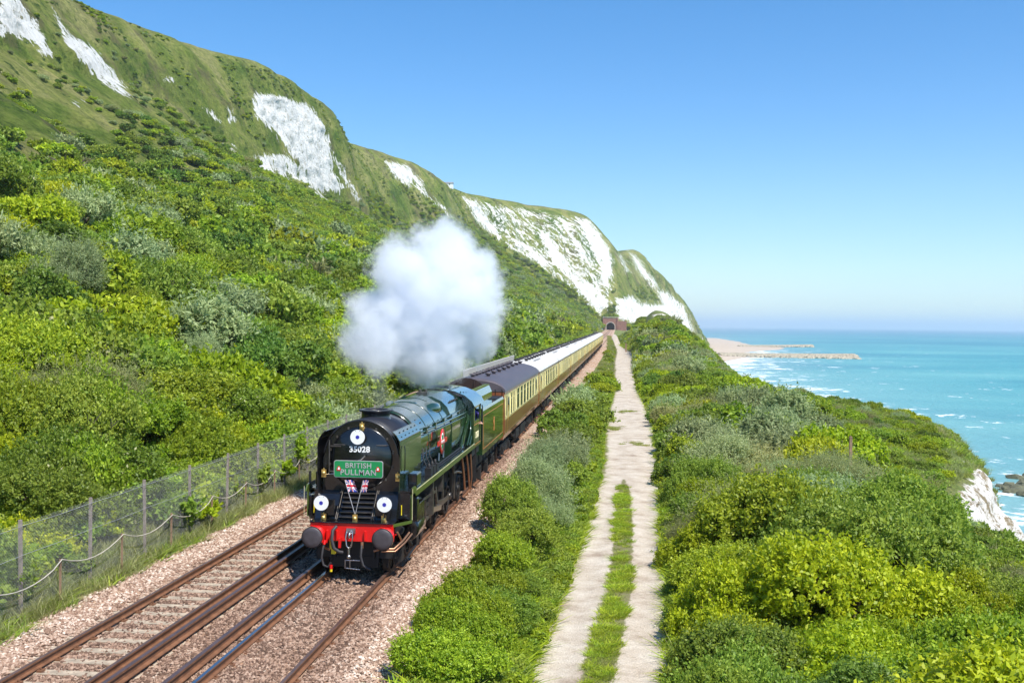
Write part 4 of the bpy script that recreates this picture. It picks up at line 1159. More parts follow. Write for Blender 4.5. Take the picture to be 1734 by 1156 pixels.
flag((XC1 + .06, LY + .5, 1.6), (XC1 - .20, LY + .52, 2.42), (1, .1, .15), .21, .26, 'Union flag spread open on the left stick above the buffer beam')
flag((XC1 + .08, LY + .5, 1.6), (XC1 + .26, LY + .52, 2.42), (.45, .9, .1), .20, .26, 'Union flag folded edge-on on the right stick above the buffer beam')

# engine crew member looking out of the cab opening
def person_mesh(name, parts, mats, split):
    import bmesh
    bm = bmesh.new(); lay = bm.verts.layers.skin.verify()
    vs = []
    for (p, r_) in parts['v']:
        v_ = bm.verts.new(p); v_[lay].radius = (r_, r_) if not isinstance(r_, tuple) else r_; vs.append(v_)
    vs[0][lay].use_root = True
    for a, b in parts['e']: bm.edges.new((vs[a], vs[b]))
    me = D.meshes.new('skeleton'); bm.to_mesh(me); bm.free()
    o = D.objects.new('skeleton', me); COL.objects.link(o)
    o.modifiers.new('skin', 'SKIN'); q = o.modifiers.new('sub', 'SUBSURF'); q.levels = 2; q.render_levels = 2
    dg = bpy.context.evaluated_depsgraph_get(); dg.update()
    out = D.meshes.new_from_object(o.evaluated_get(dg)); D.objects.remove(o)
    out.materials.clear()
    for m in mats: out.materials.append(m)
    for p in out.polygons: p.material_index = split(p.center); p.use_smooth = True
    return out
pv_ = [((0, 0, .95), (.15, .11)), ((0, 0, 1.15), (.14, .10)), ((0, .0, 1.38), (.17, .11)), ((0, 0, 1.47), .07), ((0, -.01, 1.54), .055), ((0, -.02, 1.63), (.08, .095)), ((0, -.015, 1.73), (.07, .08)),
       ((.1, 0, .85), .09), ((.11, -.01, .48), .06), ((.11, .02, .08), .045), ((.12, -.14, .03), .035), ((-.1, 0, .85), .09), ((-.11, -.01, .48), .06), ((-.11, .02, .08), .045), ((-.12, -.14, .03), .035),
       ((.2, 0, 1.40), .06), ((.27, -.05, 1.13), .045), ((.24, -.25, 1.02), .033), ((.23, -.31, 1.0), .028), ((-.2, 0, 1.40), .06), ((-.27, -.02, 1.12), .045), ((-.26, -.18, .93), .033), ((-.25, -.24, .9), .028), ((0, -.115, 1.62), .012)]
pe_ = [(0, 1), (1, 2), (2, 3), (3, 4), (4, 5), (5, 6), (0, 7), (7, 8), (8, 9), (9, 10), (0, 11), (11, 12), (12, 13), (13, 14), (2, 15), (15, 16), (16, 17), (17, 18), (2, 19), (19, 20), (20, 21), (21, 22), (5, 23)]
for h, sx_ in ((18, 1), (22, -1)):
    hx, hy, hz = pv_[h][0]
    for k in range(5):
        i0 = len(pv_); dx = (-.03, -.012, .005, .02, .034)[k] * sx_; ln = (.04, .07, .078, .07, .055)[k]
        pv_.append(((hx + dx, hy - .03, hz - .003), .010)); pv_.append(((hx + dx * 1.3, hy - .03 - ln * .7, hz - .02), .008))
        pe_ += [(h, i0), (i0, i0 + 1)]
def psplit(c):
    if c.z > 1.485 or c.y < -.27: return 1
    if c.z < .93 and abs(c.x) < .2: return 2
    return 0
pm = person_mesh('person', {'v': pv_, 'e': pe_}, [MAT['purple'], MAT['skin'], MAT['dark']], psplit)
crew = link('person', pm, None, (XC1 + 1.02, LY + 14.35, 1.62)); crew.rotation_euler = (0, 0, math.radians(35))
tag(crew, 'engine crew member in a violet top standing in the cab opening', 'person')
mb = MB(); mb.lathe([(-.02, .105), (.05, .10), (.085, .06), (.095, 0)], (0, -.01, 1.70), 'z', 14); mb.build('cap', MAT['dark'], crew)

# ------------------------------------------------------------------ tender
TY = LY + 14.75
ten = empty('tender', (XC1, TY, float(zt(TY))), 'green tender with coal bunker coupled behind the locomotive cab', 'tender')
mb = MB()
mb.prism([(-1.37, 1.35), (1.37, 1.35), (1.37, 3.0), (1.33, 3.1), (-1.33, 3.1), (-1.37, 3.0)], 0, 7.1)
body = mb.build('tank', G, ten)
for s_ in (-1, 1):
    mb = MB(); mb.sheet([(s_ * 1.08, 3.1), (s_ * 1.08, 3.45), (s_ * .95, 3.72)], 0.1, 4.9, 'y', .03 * s_, 0, False); mb.box(s_ * .80, s_ * 1.0, .2, 4.9, 3.72, 3.76)
    mb.build('bunker_side', G, ten)
    mb = MB(); mb.box(s_ * 1.372, s_ * 1.378, .2, 6.9, 2.80, 2.82); mb.box(s_ * 1.372, s_ * 1.378, .2, 6.9, 1.55, 1.57); mb.box(s_ * 1.372, s_ * 1.378, .2, .22, 1.57, 2.8); mb.box(s_ * 1.372, s_ * 1.378, 6.88, 6.9, 1.57, 2.8)
    mb.build('lining', MAT['orange'], ten)
    mb = MB(); mb.lathe([(0, 0), (0, .16), (s_ * .01, .16), (s_ * .01, 0)], (s_ * 1.372, 3.6, 2.25), 'x', 20); mb.box(s_ * 1.372, s_ * 1.385, 3.5, 3.7, 1.95, 2.5)
    mb.build('tender_crest', MAT['orange'], ten)
    for y_ in (1.3, 3.45, 5.6):
        o = link('wheel', wb, ten, (s_ * .7525, y_, .47)); o.rotation_euler = (0, 0, 0 if s_ < 0 else math.pi)
    mb = MB(); mb.box(s_ * .95, s_ * 1.0, .2, 6.9, .8, 1.36)
    for y_ in (1.3, 3.45, 5.6):
        mb.box(s_ * .98, s_ * 1.14, y_ - .16, y_ + .16, .3, .66); mb.box(s_ * .98, s_ * 1.08, y_ - .5, y_ + .5, .68, .78)
        mb.bar((s_ * 1.0, y_ - .5, .78), (s_ * 1.0, y_ - .4, 1.2), .05); mb.bar((s_ * 1.0, y_ + .5, .78), (s_ * 1.0, y_ + .4, 1.2), .05)
    mb.build('tender_frame', MAT['dark'], ten)
mb = MB()
arch = [(-1.0, 3.1)] + [(1.0 * math.cos(a), 3.1 + .9 * math.sin(a)) for a in np.linspace(math.pi, 0, 15)] + [(1.0, 3.1)]
mb.prism(arch, 4.9, 4.96); 
for x_ in (-.35, .35): mb.box(x_ - .02, x_ + .02, 4.86, 4.9, 3.1, 3.9)
mb.build('bunker_bulkhead', MAT['darkbrown'], ten)
V_, F_ = [], []
gx, gy = np.meshgrid(np.linspace(-1.0, 1.0, 36), np.linspace(.1, 4.85, 80))
gz = 3.12 + .32 * (1 - gx ** 2) + .16 * fbm(gx * 3, gy * 3, 0, 4, 71)
link('coal', np_mesh('coal', np.stack([gx, gy, gz], -1).reshape(-1, 3), grid_faces(*gx.shape), MAT['coal'], False), ten)
mb = MB(); mb.lathe([(0, .28), (.25, .28), (.3, .1), (.3, 0)], (0, 6.1, 3.1), 'z', 18); mb.box(-1.3, 1.3, 5.0, 7.0, 3.1, 3.13); mb.tube([(1.0, 7.05, 1.5), (1.0, 7.05, 3.4), (1.0, 6.8, 3.4)], .02, 6); mb.tube([(1.3, 7.05, 1.5), (1.3, 7.05, 3.4), (1.3, 6.8, 3.4)], .02, 6)
for k in range(6): mb.tube([(1.0, 7.05, 1.6 + .3 * k), (1.3, 7.05, 1.6 + .3 * k)], .014, 6)
mb.build('water_filler', MAT['dark'], ten)

# ------------------------------------------------------------------ Pullman coaches
CL = 19.95
def coach_body(roofmat, label):
    t = empty('pullman_coach', (0, 0, 0), label, 'railway carriage', 'umber and cream Pullman carriages behind the tender')
    L = CL - .75
    side = [(1.30, 1.12), (1.36, 1.35), (1.385, 1.8), (1.385, 2.2), (1.37, 2.9), (1.33, 3.28)]
    mb = MB()
    poly = [(-x, z) for x, z in side] ; full = side + [(0, 3.34)] + poly[::-1]
    low = [(1.30, 1.12), (1.36, 1.35), (1.385, 1.8), (1.385, 2.0), (-1.385, 2.0), (-1.385, 1.8), (-1.36, 1.35), (-1.30, 1.12)]
    upp = [(1.385, 2.0), (1.385, 2.2), (1.37, 2.9), (1.33, 3.28), (-1.33, 3.28), (-1.37, 2.9), (-1.385, 2.2), (-1.385, 2.0)]
    mb.prism(low, 0, L, mi=0); mb.prism(upp, 0, L, mi=1)
    mb.prism(full, -.03, 0.0, mi=0); mb.prism(full, L, L + .03, mi=0)
    mb.prism([(1.388, 3.14), (1.35, 3.30), (1.30, 3.30), (1.30, 3.14)], 0, L, mi=0)
    mb.prism([(-1.388, 3.14), (-1.35, 3.30), (-1.30, 3.30), (-1.30, 3.14)], 0, L, mi=0)
    mb.box(-.5, .5, -.27, 0, 1.2, 3.2, 0); mb.box(-.5, .5, L, L + .27, 1.2, 3.2, 0)
    mb.build('body', [MAT['umber'], MAT['cream']], t)
    mb = MB()
    rp = [(-1.40, 3.26), (-1.36, 3.38), (-1.2, 3.56), (-.9, 3.72), (-.5, 3.82), (0, 3.86), (.5, 3.82), (.9, 3.72), (1.2, 3.56), (1.36, 3.38), (1.40, 3.26)]
    secs = [(-.05, .82), (.18, .93), (.5, .985), (.9, 1.0), (L - .9, 1.0), (L - .5, .985), (L - .18, .93), (L + .05, .82)]
    for y_, k in secs: mb.v += [(x, y_, 3.26 + (z - 3.26) * k) for x, z in rp]
    n = len(rp)
    for i in range(len(secs) - 1):
        for j in range(n - 1):
            mb.f.append((i * n + j, i * n + j + 1, (i + 1) * n + j + 1, (i + 1) * n + j)); mb.m.append(0); mb.sm.append(True)
    mb.f.append(tuple(range(n))); mb.m.append(0); mb.sm.append(False)
    mb.f.append(tuple(reversed(range(len(mb.v) - n, len(mb.v))))); mb.m.append(0); mb.sm.append(False)
    rf = mb.build('roof', roofmat, t)
    mb = MB(); mb.lathe([(0, .07), (.10, .09), (.15, .16), (.19, .14), (.2, 0)], (0, 0, 0), 'z', 10)
    vm = mb.mesh('roof_ventilator', MAT['dark'] if roofmat is MAT['roofwhite'] else roofmat)
    for k in range(16):
        for x_ in ((-.28, .28) if k % 2 else (-.3,)):
            link('roof_ventilator', vm, rf, (x_ + .05, 1.2 + k * (L - 2.4) / 15, 3.79))
    mb = MB()
    if roofmat is MAT['roofwhite']:
        mb.box(-.75, -.55, 1.5, L - 1.5, 3.76, 3.80); mb.box(.55, .75, 4, 9, 3.77, 3.80); mb.box(-.3, .3, 14.2, 16.0, 3.84, 3.92); mb.box(-.35, .3, 6.1, 7.2, 3.84, 3.9)
        for k in range(11): mb.sheet([(-1.30, 3.44), (-1.0, 3.67), (-.5, 3.825), (0, 3.865), (.5, 3.825), (1.0, 3.67), (1.30, 3.44)], .95 + k * 1.75, .99 + k * 1.75, 'y', -.012)
        mb.build('roof_walkway', MAT['ventgrey'], rf)
    for s_ in (-1, 1):
        for k, (y0, w_, kind) in enumerate([(.35, .5, 'd'), (1.35, .35, 's'), (2.4, .62, 'w'), (3.5, .62, 'w'), (4.5, .25, 's'), (5.3, 1.25, 'w'), (7.1, 1.25, 'w'), (8.9, 1.25, 'w'), (10.7, 1.25, 'w'), (12.5, 1.25, 'w'), (14.3, 1.1, 'w'), (16.1, .5, 's'), (17.2, .35, 's'), (18.45, .5, 'd')]):
            z0, z1 = (2.1, 3.08) if kind != 'd' else (2.15, 3.05)
            X = s_ * 1.374
            mb = MB()
            if k in (1, 12):
                mb.lathe([(0, 0), (0, .26), (s_ * .02, .26), (s_ * .02, 0)], (X, y0 + .2, 2.6), 'x', 18, sy=1.3)
            else:
                mb.box(X, X + s_ * .02, y0, y0 + w_, z0, z1, 0)
                fr = .035 if roofmat is MAT['roofdark'] else .02
                for a, b, c, d in ((y0 - fr, y0, z0 - fr, z1 + fr), (y0 + w_, y0 + w_ + fr, z0 - fr, z1 + fr), (y0, y0 + w_, z0 - fr, z0), (y0, y0 + w_, z1, z1 + fr)):
                    mb.box(X, X + s_ * .03, a, b, c, d, 1)
                if kind == 'w': mb.box(X, X + s_ * .028, y0, y0 + w_, z1 - .28, z1 - .255, 1)
            mb.build('door_window' if kind == 'd' else 'window', [MAT['glass'], MAT['cream']], t)
        mb = MB()
        for y0 in (.2, L - 1.05):
            mb.box(s_ * 1.386, s_ * 1.392, y0, y0 + .03, 1.2, 3.12); mb.box(s_ * 1.386, s_ * 1.392, y0 + .8, y0 + .83, 1.2, 3.12)
            mb.tube([(s_ * 1.42, y0 + .9, 1.9), (s_ * 1.42, y0 + .9, 2.6)], .015, 6)
        mb.box(s_ * 1.386, s_ * 1.391, 0, L, 1.985, 2.01); mb.box(s_ * 1.383, s_ * 1.389, 0, L, 1.4, 1.42)
        mb.build('doors_and_beading', MAT['brass'], t)
    mb = MB()
    mb.box(-1.1, 1.1, 0, L, .95, 1.12)
    for s_ in (-1, 1):
        mb.bar((s_ * 1.1, 5.2, .95), (s_ * 1.1, 6.3, .62), .06); mb.bar((s_ * 1.1, 6.3, .62), (s_ * 1.1, 13.2, .62), .06); mb.bar((s_ * 1.1, 13.2, .62), (s_ * 1.1, 14.3, .95), .06)
        mb.box(s_ * .7, s_ * 1.2, 7.0, 8.5, .45, .9); mb.box(s_ * .7, s_ * 1.2, 9.5, 12.1, .4, .9)
        for yy in (-.3, L + .3): mb.lathe([(-.15, .06), (.15, .06)], (s_ * .87, yy, 1.05), 'y', 10)
    mb.build('underframe', MAT['dark'], t)
    for yb in (3.0, L - 3.0):
        mb = MB()
        for s_ in (-1, 1):
            mb.box(s_ * .98, s_ * 1.05, yb - 1.9, yb + 1.9, .5, .72)
            mb.box(s_ * .95, s_ * 1.12, yb - .5, yb + .5, .35, .55)
            for yy in (-1.35, 1.35):
                mb.box(s_ * .95, s_ * 1.15, yb + yy - .15, yb + yy + .15, .3, .62)
                mb.lathe([(-.07, 0), (-.07, .46), (.06, .46), (.06, 0)], (s_ * .7525, yb + yy, .46), 'x', 24)
        mb.box(-.9, .9, yb - .3, yb + .3, .5, .95)
        mb.build('bogie', MAT['dark'], t)
    return t
ordn = ['leading', 'second', 'third', 'fourth', 'fifth', 'sixth', 'seventh', 'eighth', 'ninth', 'tenth', 'eleventh', 'last']
c_dark = coach_body(MAT['roofdark'], 'leading Pullman carriage with a dark grey roof, coupled behind the tender')
c_white = coach_body(MAT['roofwhite'], 'x')
for i in range(12):
    Y = LY + 22.3 + i * CL
    o = c_dark if i == 0 else (c_white if i == 1 else copy_tree(c_white))
    x0, x1 = float(xs(Y)), float(xs(Y + CL))
    o.location = (XC1 + x0, Y, float(zt(Y)))
    o.rotation_euler = (math.atan2(float(zt(Y + CL) - zt(Y)), CL), 0, -math.atan2(x1 - x0, CL))
    if i: o['label'] = {1: 'first white-roofed Pullman carriage, directly behind the dark-roofed one', 11: 'last white-roofed Pullman carriage at the tail of the train nearest the tunnel'}.get(i, '%s carriage of the train behind the locomotive, white roofed, umber and cream' % ordn[i])

# ------------------------------------------------------------------ steam
def volume_mat(name, dens, col, scale, thr, soft=.25, aniso=.2):
    m = D.materials.new(name); m.use_nodes = True; t = m.node_tree
    for n_ in list(t.nodes):
        if n_.type == 'BSDF_PRINCIPLED': t.nodes.remove(n_)
    out = t.nodes['Material Output']
    pv = t.nodes.new('ShaderNodeVolumePrincipled')
    pv.inputs['Color'].default_value = (*col, 1); pv.inputs['Anisotropy'].default_value = aniso
    tc = t.nodes.new('ShaderNodeTexCoord'); nz = t.nodes.new('ShaderNodeTexNoise')
    nz.inputs['Scale'].default_value = scale; nz.inputs['Detail'].default_value = 7; nz.inputs['Roughness'].default_value = .68
    t.links.new(tc.outputs['Object'], nz.inputs['Vector'])
    # distance falloff from the middle of the puff (generated coords)
    sub = t.nodes.new('ShaderNodeVectorMath'); sub.operation = 'SUBTRACT'; sub.inputs[1].default_value = (.5, .5, .5)
    t.links.new(tc.outputs['Generated'], sub.inputs[0])
    ln = t.nodes.new('ShaderNodeVectorMath'); ln.operation = 'LENGTH'; t.links.new(sub.outputs[0], ln.inputs[0])
    mr = t.nodes.new('ShaderNodeMapRange'); mr.inputs[1].default_value = .52; mr.inputs[2].default_value = .22; mr.inputs[3].default_value = -.22; mr.inputs[4].default_value = .5
    t.links.new(ln.outputs['Value'], mr.inputs[0])
    ad = t.nodes.new('ShaderNodeMath'); ad.operation = 'ADD'; t.links.new(nz.outputs['Fac'], ad.inputs[0]); t.links.new(mr.outputs[0], ad.inputs[1])
    m2 = t.nodes.new('ShaderNodeMapRange'); m2.inputs[1].default_value = thr; m2.inputs[2].default_value = thr + soft; m2.inputs[3].default_value = 0; m2.inputs[4].default_value = dens
    t.links.new(ad.outputs[0], m2.inputs[0]); t.links.new(m2.outputs[0], pv.inputs['Density'])
    t.links.new(pv.outputs[0], out.inputs['Volume'])
    return m
def puff(name, c, r, mat, label, seed):
    n1, n2 = 40, 64
    th = np.linspace(0, math.pi, n1)[:, None]; ph = np.linspace(0, 2 * math.pi, n2, endpoint=False)[None, :]
    x, y, z = np.sin(th) * np.cos(ph), np.sin(th) * np.sin(ph), np.cos(th) + 0 * ph
    k = 1 + .24 * fbm(x * 1.5 + 5, y * 1.5, z * 1.5, 4, seed)
    V = np.stack([x * k * r[0], y * k * r[1], z * k * r[2]], -1).reshape(-1, 3)
    i = np.arange(n1 - 1)[:, None] * n2; j = np.arange(n2)[None, :]; j2 = (j + 1) % n2
    F = np.stack([i + j, i + n2 + j, i + n2 + j2, i + j2], -1).reshape(-1, 4)
    me = np_mesh(name, V, F, mat)
    return tag(link(name, me, None, c), label, 'smoke', kind='stuff')
# (dimensions in metres; the cloud trails above and behind the chimney)
def steam_mat(lobes, dens, col):
    m = D.materials.new('billowing white steam'); m.use_nodes = True; t = m.node_tree
    t.nodes.remove(t.nodes['Principled BSDF']); out = t.nodes['Material Output']
    pv = t.nodes.new('ShaderNodeVolumePrincipled'); pv.inputs['Color'].default_value = (*col, 1); pv.inputs['Anisotropy'].default_value = 0
    tc = t.nodes.new('ShaderNodeTexCoord')
    def mth(op, a, b=None, c=None):
        q = t.nodes.new('ShaderNodeMath'); q.operation = op
        for k, v_ in enumerate((a, b, c)):
            if v_ is None: continue
            if hasattr(v_, 'links'): t.links.new(v_, q.inputs[k])
            else: q.inputs[k].default_value = v_
        return q.outputs[0]
    def noise(sc, det, ro):
        nz = t.nodes.new('ShaderNodeTexNoise'); nz.inputs['Scale'].default_value = sc; nz.inputs['Detail'].default_value = det; nz.inputs['Roughness'].default_value = ro
        t.links.new(tc.outputs['Object'], nz.inputs['Vector']); return nz.outputs['Fac']
    fld = None
    for (c, r) in lobes:
        vd = t.nodes.new('ShaderNodeVectorMath'); vd.operation = 'DISTANCE'; t.links.new(tc.outputs['Object'], vd.inputs[0]); vd.inputs[1].default_value = c
        v_ = mth('MULTIPLY_ADD', vd.outputs['Value'], -1.0 / r, 1.0)
        if fld is None: fld = v_
        else:
            q = t.nodes.new('ShaderNodeMath'); q.operation = 'SMOOTH_MAX'; t.links.new(fld, q.inputs[0]); t.links.new(v_, q.inputs[1]); q.inputs[2].default_value = .25; fld = q.outputs[0]
    f = mth('ADD', fld, mth('MULTIPLY_ADD', noise(.75, 7, .62), 1.6, -.78))
    f = mth('ADD', f, mth('MULTIPLY_ADD', noise(2.4, 5, .65), .95, -.475))
    mr = t.nodes.new('ShaderNodeMapRange'); mr.inputs[1].default_value = .0; mr.inputs[2].default_value = .38; mr.inputs[3].default_value = 0; mr.inputs[4].default_value = dens
    t.links.new(f, mr.inputs[0]); t.links.new(mr.outputs[0], pv.inputs['Density']); t.links.new(pv.outputs[0], out.inputs['Volume'])
    return m
LB = [(750, 440, 92, .4), (685, 452, 66, -.5), (795, 505, 78, .8), (705, 520, 108, 0), (640, 572, 70, -.9), (735, 585, 82, .3), (652, 598, 42, -1.2), (805, 575, 52, 1.2), (812, 440, 45, 1.0), (625, 520, 50, -.6)]
lobes = [(((u_ - 714) / 52.0, y_ * 1.2, (506 - v_) / 49.0), r_ * .87 / 49.0) for u_, v_, r_, y_ in LB]
puff('steam_cloud', (XC1 - .5, 37.5, 7.05), (4.0, 4.0, 4.1), steam_mat(lobes, 2.1, (.935, .955, .99)), 'big ragged white cloud of exhaust steam drifting above the boiler', 3)
puff('smoke_plume', (XC1 + .02, 29.0, 4.5), (.26, .40, .70), volume_mat('thin grey smoke', .8, (.25, .27, .3), 2.2, .5, .4), 'thin dark smoke wisp rising from the chimney', 5)

# ------------------------------------------------------------------ fences
def fence():
    t = empty('chain_link_fence', (0, 0, 0), 'tall chain-link fence on thin posts along the foot of the bushy slope', 'fence')
    X = FENCE_X
    pm = MB(); pm.box(-.03, .03, -.035, .035, -.5, 2.12)
    post = pm.mesh('post', MAT['post'])
    ys = [12.9 + 3.03 * k for k in range(25)]
    r = random.Random(2)
    for y in ys:
        o = link('post', post, t, (X, y, -.12 + float(zt(y)))); o.rotation_euler = (r.uniform(-.015, .015), r.uniform(-.02, .02), 0)
    y0, y1 = ys[0], ys[-1]
    vs, fs = [], []
    def wire(a, b, w_):
        d = np.array(b) - np.array(a); d /= np.linalg.norm(d)
        n1 = np.array([1, 0, 0.]); n2 = np.cross(d, n1)
        o = len(vs)
        for c in (a, b):
            for k in range(3):
                q = k * 2.094
                vs.append(np.array(c) + (n1 * math.cos(q) + n2 * math.sin(q)) * w_)
        for k in range(3): fs.append((o + k, o + (k + 1) % 3, o + 3 + (k + 1) % 3, o + 3 + k))
    h = 2.05; sp = .075
    y = y0 - h
    while y < y1:
        for sgn in (1, -1):
            a, b = (y, 0.0), (y + h, h)
            if a[0] < y0: a = (y0, y0 - y)
            if b[0] > y1: b = (y1, y1 - y)
            za, zb = (a[1], b[1]) if sgn > 0 else (h - a[1], h - b[1])
            g = float(zt(y)) - .1
            wire((X + .055, a[0], za + g), (X + .055, b[0], zb + g), .0013)
        y += sp
    o = link('mesh', np_mesh('chain_link', np.array(vs), np.array(fs), MAT['galv'], False), t)
    mb = MB()
    for zz in (.08, 1.35, 1.98):
        mb.tube([(X + .06, yy, zz - .1 + float(zt(yy)) - .02 * ((k % 2))) for k, yy in enumerate(np.linspace(y0, y1, 49))], .006, 5)
    mb.build('line_wires', MAT['galv'], t)
    # cable
    c = empty('cable', (0, 0, 0), 'pale cable looped in shallow swags along the chain-link fence', 'cable')
    pts = []
    ks = np.arange(0, 34)
    sup = [14.2 + 3.03 * k for k in ks]
    for k in range(len(sup) - 1):
        for q in np.linspace(0, 1, 9)[:-1]:
            yy = sup[k] + 3.03 * q
            pts.append((X + .22, yy, .86 + float(zt(yy)) - .26 * (1 - (2 * q - 1) ** 2) + .03 * math.sin(k * 2.3)))
    mb = MB(); mb.tube(pts, .013, 6); mb.build('line', MAT['cable'], c)
    st = MB(); st.box(-.02, .02, -.02, .02, -.3, .98); stm = st.mesh('stake', MAT['wood'])
    for y in sup[:30]: link('stake', stm, c, (X + .18, y, -.1 + float(zt(y))))
fence()
def palisade(y0, y1, label, h=2.2):
    t = empty('palisade_fence', (0, 0, 0), label, 'fence', 'lighter steel fences behind the train')
    X = FENCE_X + .1
    mb = MB(); y = y0
    pale = MB(); pale.prism([(-.03, 0), (.03, 0), (.03, h - .06), (0, h), (-.03, h - .06)], -.008, .008, 'x')
    k = 0
    rest = MB()
    pm_ = pale.mesh('pale', MAT['palisade'])
    while y < y1:
        x_, z_ = X + float(xs(y)), float(zt(y)) - .1
        if k < 90: link('pale', pm_, t, (x_, y, z_))
        else: rest.prism([(y - .03, z_), (y + .03, z_), (y + .03, z_ + h - .06), (y, z_ + h), (y - .03, z_ + h - .06)], x_ - .008, x_ + .008, 'x')
        k += 1; y += .16
    if rest.v:
        o = rest.build('farther_pales', MAT['palisade'], t); o['kind'] = 'stuff'
    for y in np.arange(y0, y1, 2.75): mb.box(X - .06 + float(xs(y)), X - .01 + float(xs(y)), y - .03, y + .03, -.3, h + float(zt(y)) - .15)
    mb.build('fence_posts', MAT['palisade'], t)
    mb = MB()
    for zz in (.35, h - .45):
        a, b = y0, y1
        mb.bar((X - .03 + float(xs(a)), a, zz + float(zt(a))), (X - .03 + float(xs(b)), b, zz + float(zt(b))), .03, .04)
    mb.build('fence_rails', MAT['palisade'], t)
palisade(86, 126, 'taller pale steel palisade fence seen beside the dark carriage roof', 2.6)
palisade(131, 215, 'farther low steel palisade fence behind the white carriage roofs', 1.8)
t = empty('timber_edging', (-12.05, 41, -.1), 'short dark timber stakes and boards holding back ballast by the left track', 'edging')
mb = MB()
for k in range(8): mb.box(-.04 + k * .0, .04, k * 1.1 - .04, k * 1.1 + .04, -.3, .5 if k % 3 else .62)
mb.build('stakes', MAT['wood'], t)
mb = MB(); mb.box(.045, .08, -.5, 8.2, -.1, .22); mb.build('boards', MAT['timber'], t)

# ------------------------------------------------------------------ tunnel portal
pcx = XC1 - 1.67 + float(xs(1024)) ; pz0 = float(zt(1024)) - .2
t = empty('tunnel_portal', (pcx, 1024, pz0), 'red brick tunnel mouth with pale arch ring at the end of the line', 'tunnel portal')
def archpts(r, zs, n=16): return [(r * math.cos(a), zs + r * math.sin(a)) for a in np.linspace(0, math.pi, n)]
inner = [(3.9, 0)] + archpts(3.9, 3.1) + [(-3.9, 0)]
outer = [(6.2, 0)]
mb = MB()
n = len(inner)
H_ = 11.3
outp = []
for x, z in inner:
    if z <= 0: outp.append((6.0 if x > 0 else -6.0, 0))
    else:
        a = math.atan2(z - 3.1, x); outp.append((max(-6.0, min(6.0, x * 6 / 3.9 * 1.6)), H_ if abs(a - math.pi / 2) < 1.0 else min(H_, 3.1 + (H_ - 3.1) * abs(math.sin(a)) / math.sin(math.pi / 2 - 1.0))))
for i in range(n - 1):
    for y_, rev in ((0, 0), (2.0, 1)):
        q = [(inner[i][0], y_, inner[i][1]), (outp[i][0], y_, outp[i][1]), (outp[i + 1][0], y_, outp[i + 1][1]), (inner[i + 1][0], y_, inner[i + 1][1])]
        mb.add(q, [(0, 1, 2, 3)])
mb.box(-7.2, -6.0, -.3, 2, -1, 11.6); mb.box(6.0, 7.2, -.6, 2, -1, 11.6); mb.box(7.2, 15, .3, 2, -1, 8.5)
mb.build('brick_face', MAT['brick'], t)
mb = MB()
ri = [(3.9, 0)] + archpts(3.9, 3.1) + [(-3.9, 0)]; ro = [(4.45, 0)] + archpts(4.45, 3.1) + [(-4.45, 0)]
for i in range(n - 1):
    mb.add([(ri[i][0], -.08, ri[i][1]), (ro[i][0], -.08, ro[i][1]), (ro[i + 1][0], -.08, ro[i + 1][1]), (ri[i + 1][0], -.08, ri[i + 1][1])], [(0, 1, 2, 3)])
    mb.add([(ri[i][0], -.08, ri[i][1]), (ri[i + 1][0], -.08, ri[i + 1][1]), (ri[i + 1][0], 0.5, ri[i + 1][1]), (ri[i][0], .5, ri[i][1])], [(0, 1, 2, 3)])
mb.box(-7.4, 7.4, -.5, 2, 11.6, 12.1)
mb.build('arch_ring', MAT['stonetrim'], t)
mb = MB()
for i in range(n - 1):
    mb.add([(ri[i][0], .5, ri[i][1]), (ri[i + 1][0], .5, ri[i + 1][1]), (ri[i + 1][0], 60, ri[i + 1][1]), (ri[i][0], 60, ri[i][1])], [(0, 1, 2, 3)])
mb.add([(-4.5, 60, -1), (4.5, 60, -1), (4.5, 60, 8), (-4.5, 60, 8)], [(0, 1, 2, 3)])
mb.build('bore', MAT['tunnel'], t)

# clifftop house, posts
t = empty('clifftop_house', (-158.5, 948, 127.5), 'small white building peeping over the skyline of the downs', 'house')
mb = MB(); mb.box(-7, 7, -3, 3, -3, 1.9); mb.build('wall', MAT['plaster'], t)
mb = MB(); mb.prism([(-3.4, 1.9), (3.4, 1.9), (0, 3.2)], -7.4, 7.4, 'x'); mb.build('roof', MAT['ventgrey'], t)
mb = MB()
for x in (-4.5, -1.5, 1.5, 4.5): mb.box(x - .5, x + .5, -3.04, -2.98, .4, 1.4)
mb.build('window', MAT['glass'], t)
def wpost(x, y, h, label, w_=.12):
    z = float(ground_z(x, y))
    t = empty('wooden_post', (x, y, z), label, 'post')
    mb = MB(); mb.box(-w_ / 2, w_ / 2, -w_ / 2, w_ / 2, -.3, h - .02); mb.build('shaft', MAT['wood'], t, bevel=.01)
    mb = MB(); mb.prism([(-w_ * .62, h - .02), (w_ * .62, h - .02), (0, h + .08)], -w_ * .6, w_ * .6); mb.build('cap', MAT['wood'], t)
wpost(.6, 262, 2.2, 'lone wooden post at the right edge of the far track', .35)
wpost(9.4, 46, 2.3, 'wooden post poking out of the grey-green bushes on the right')

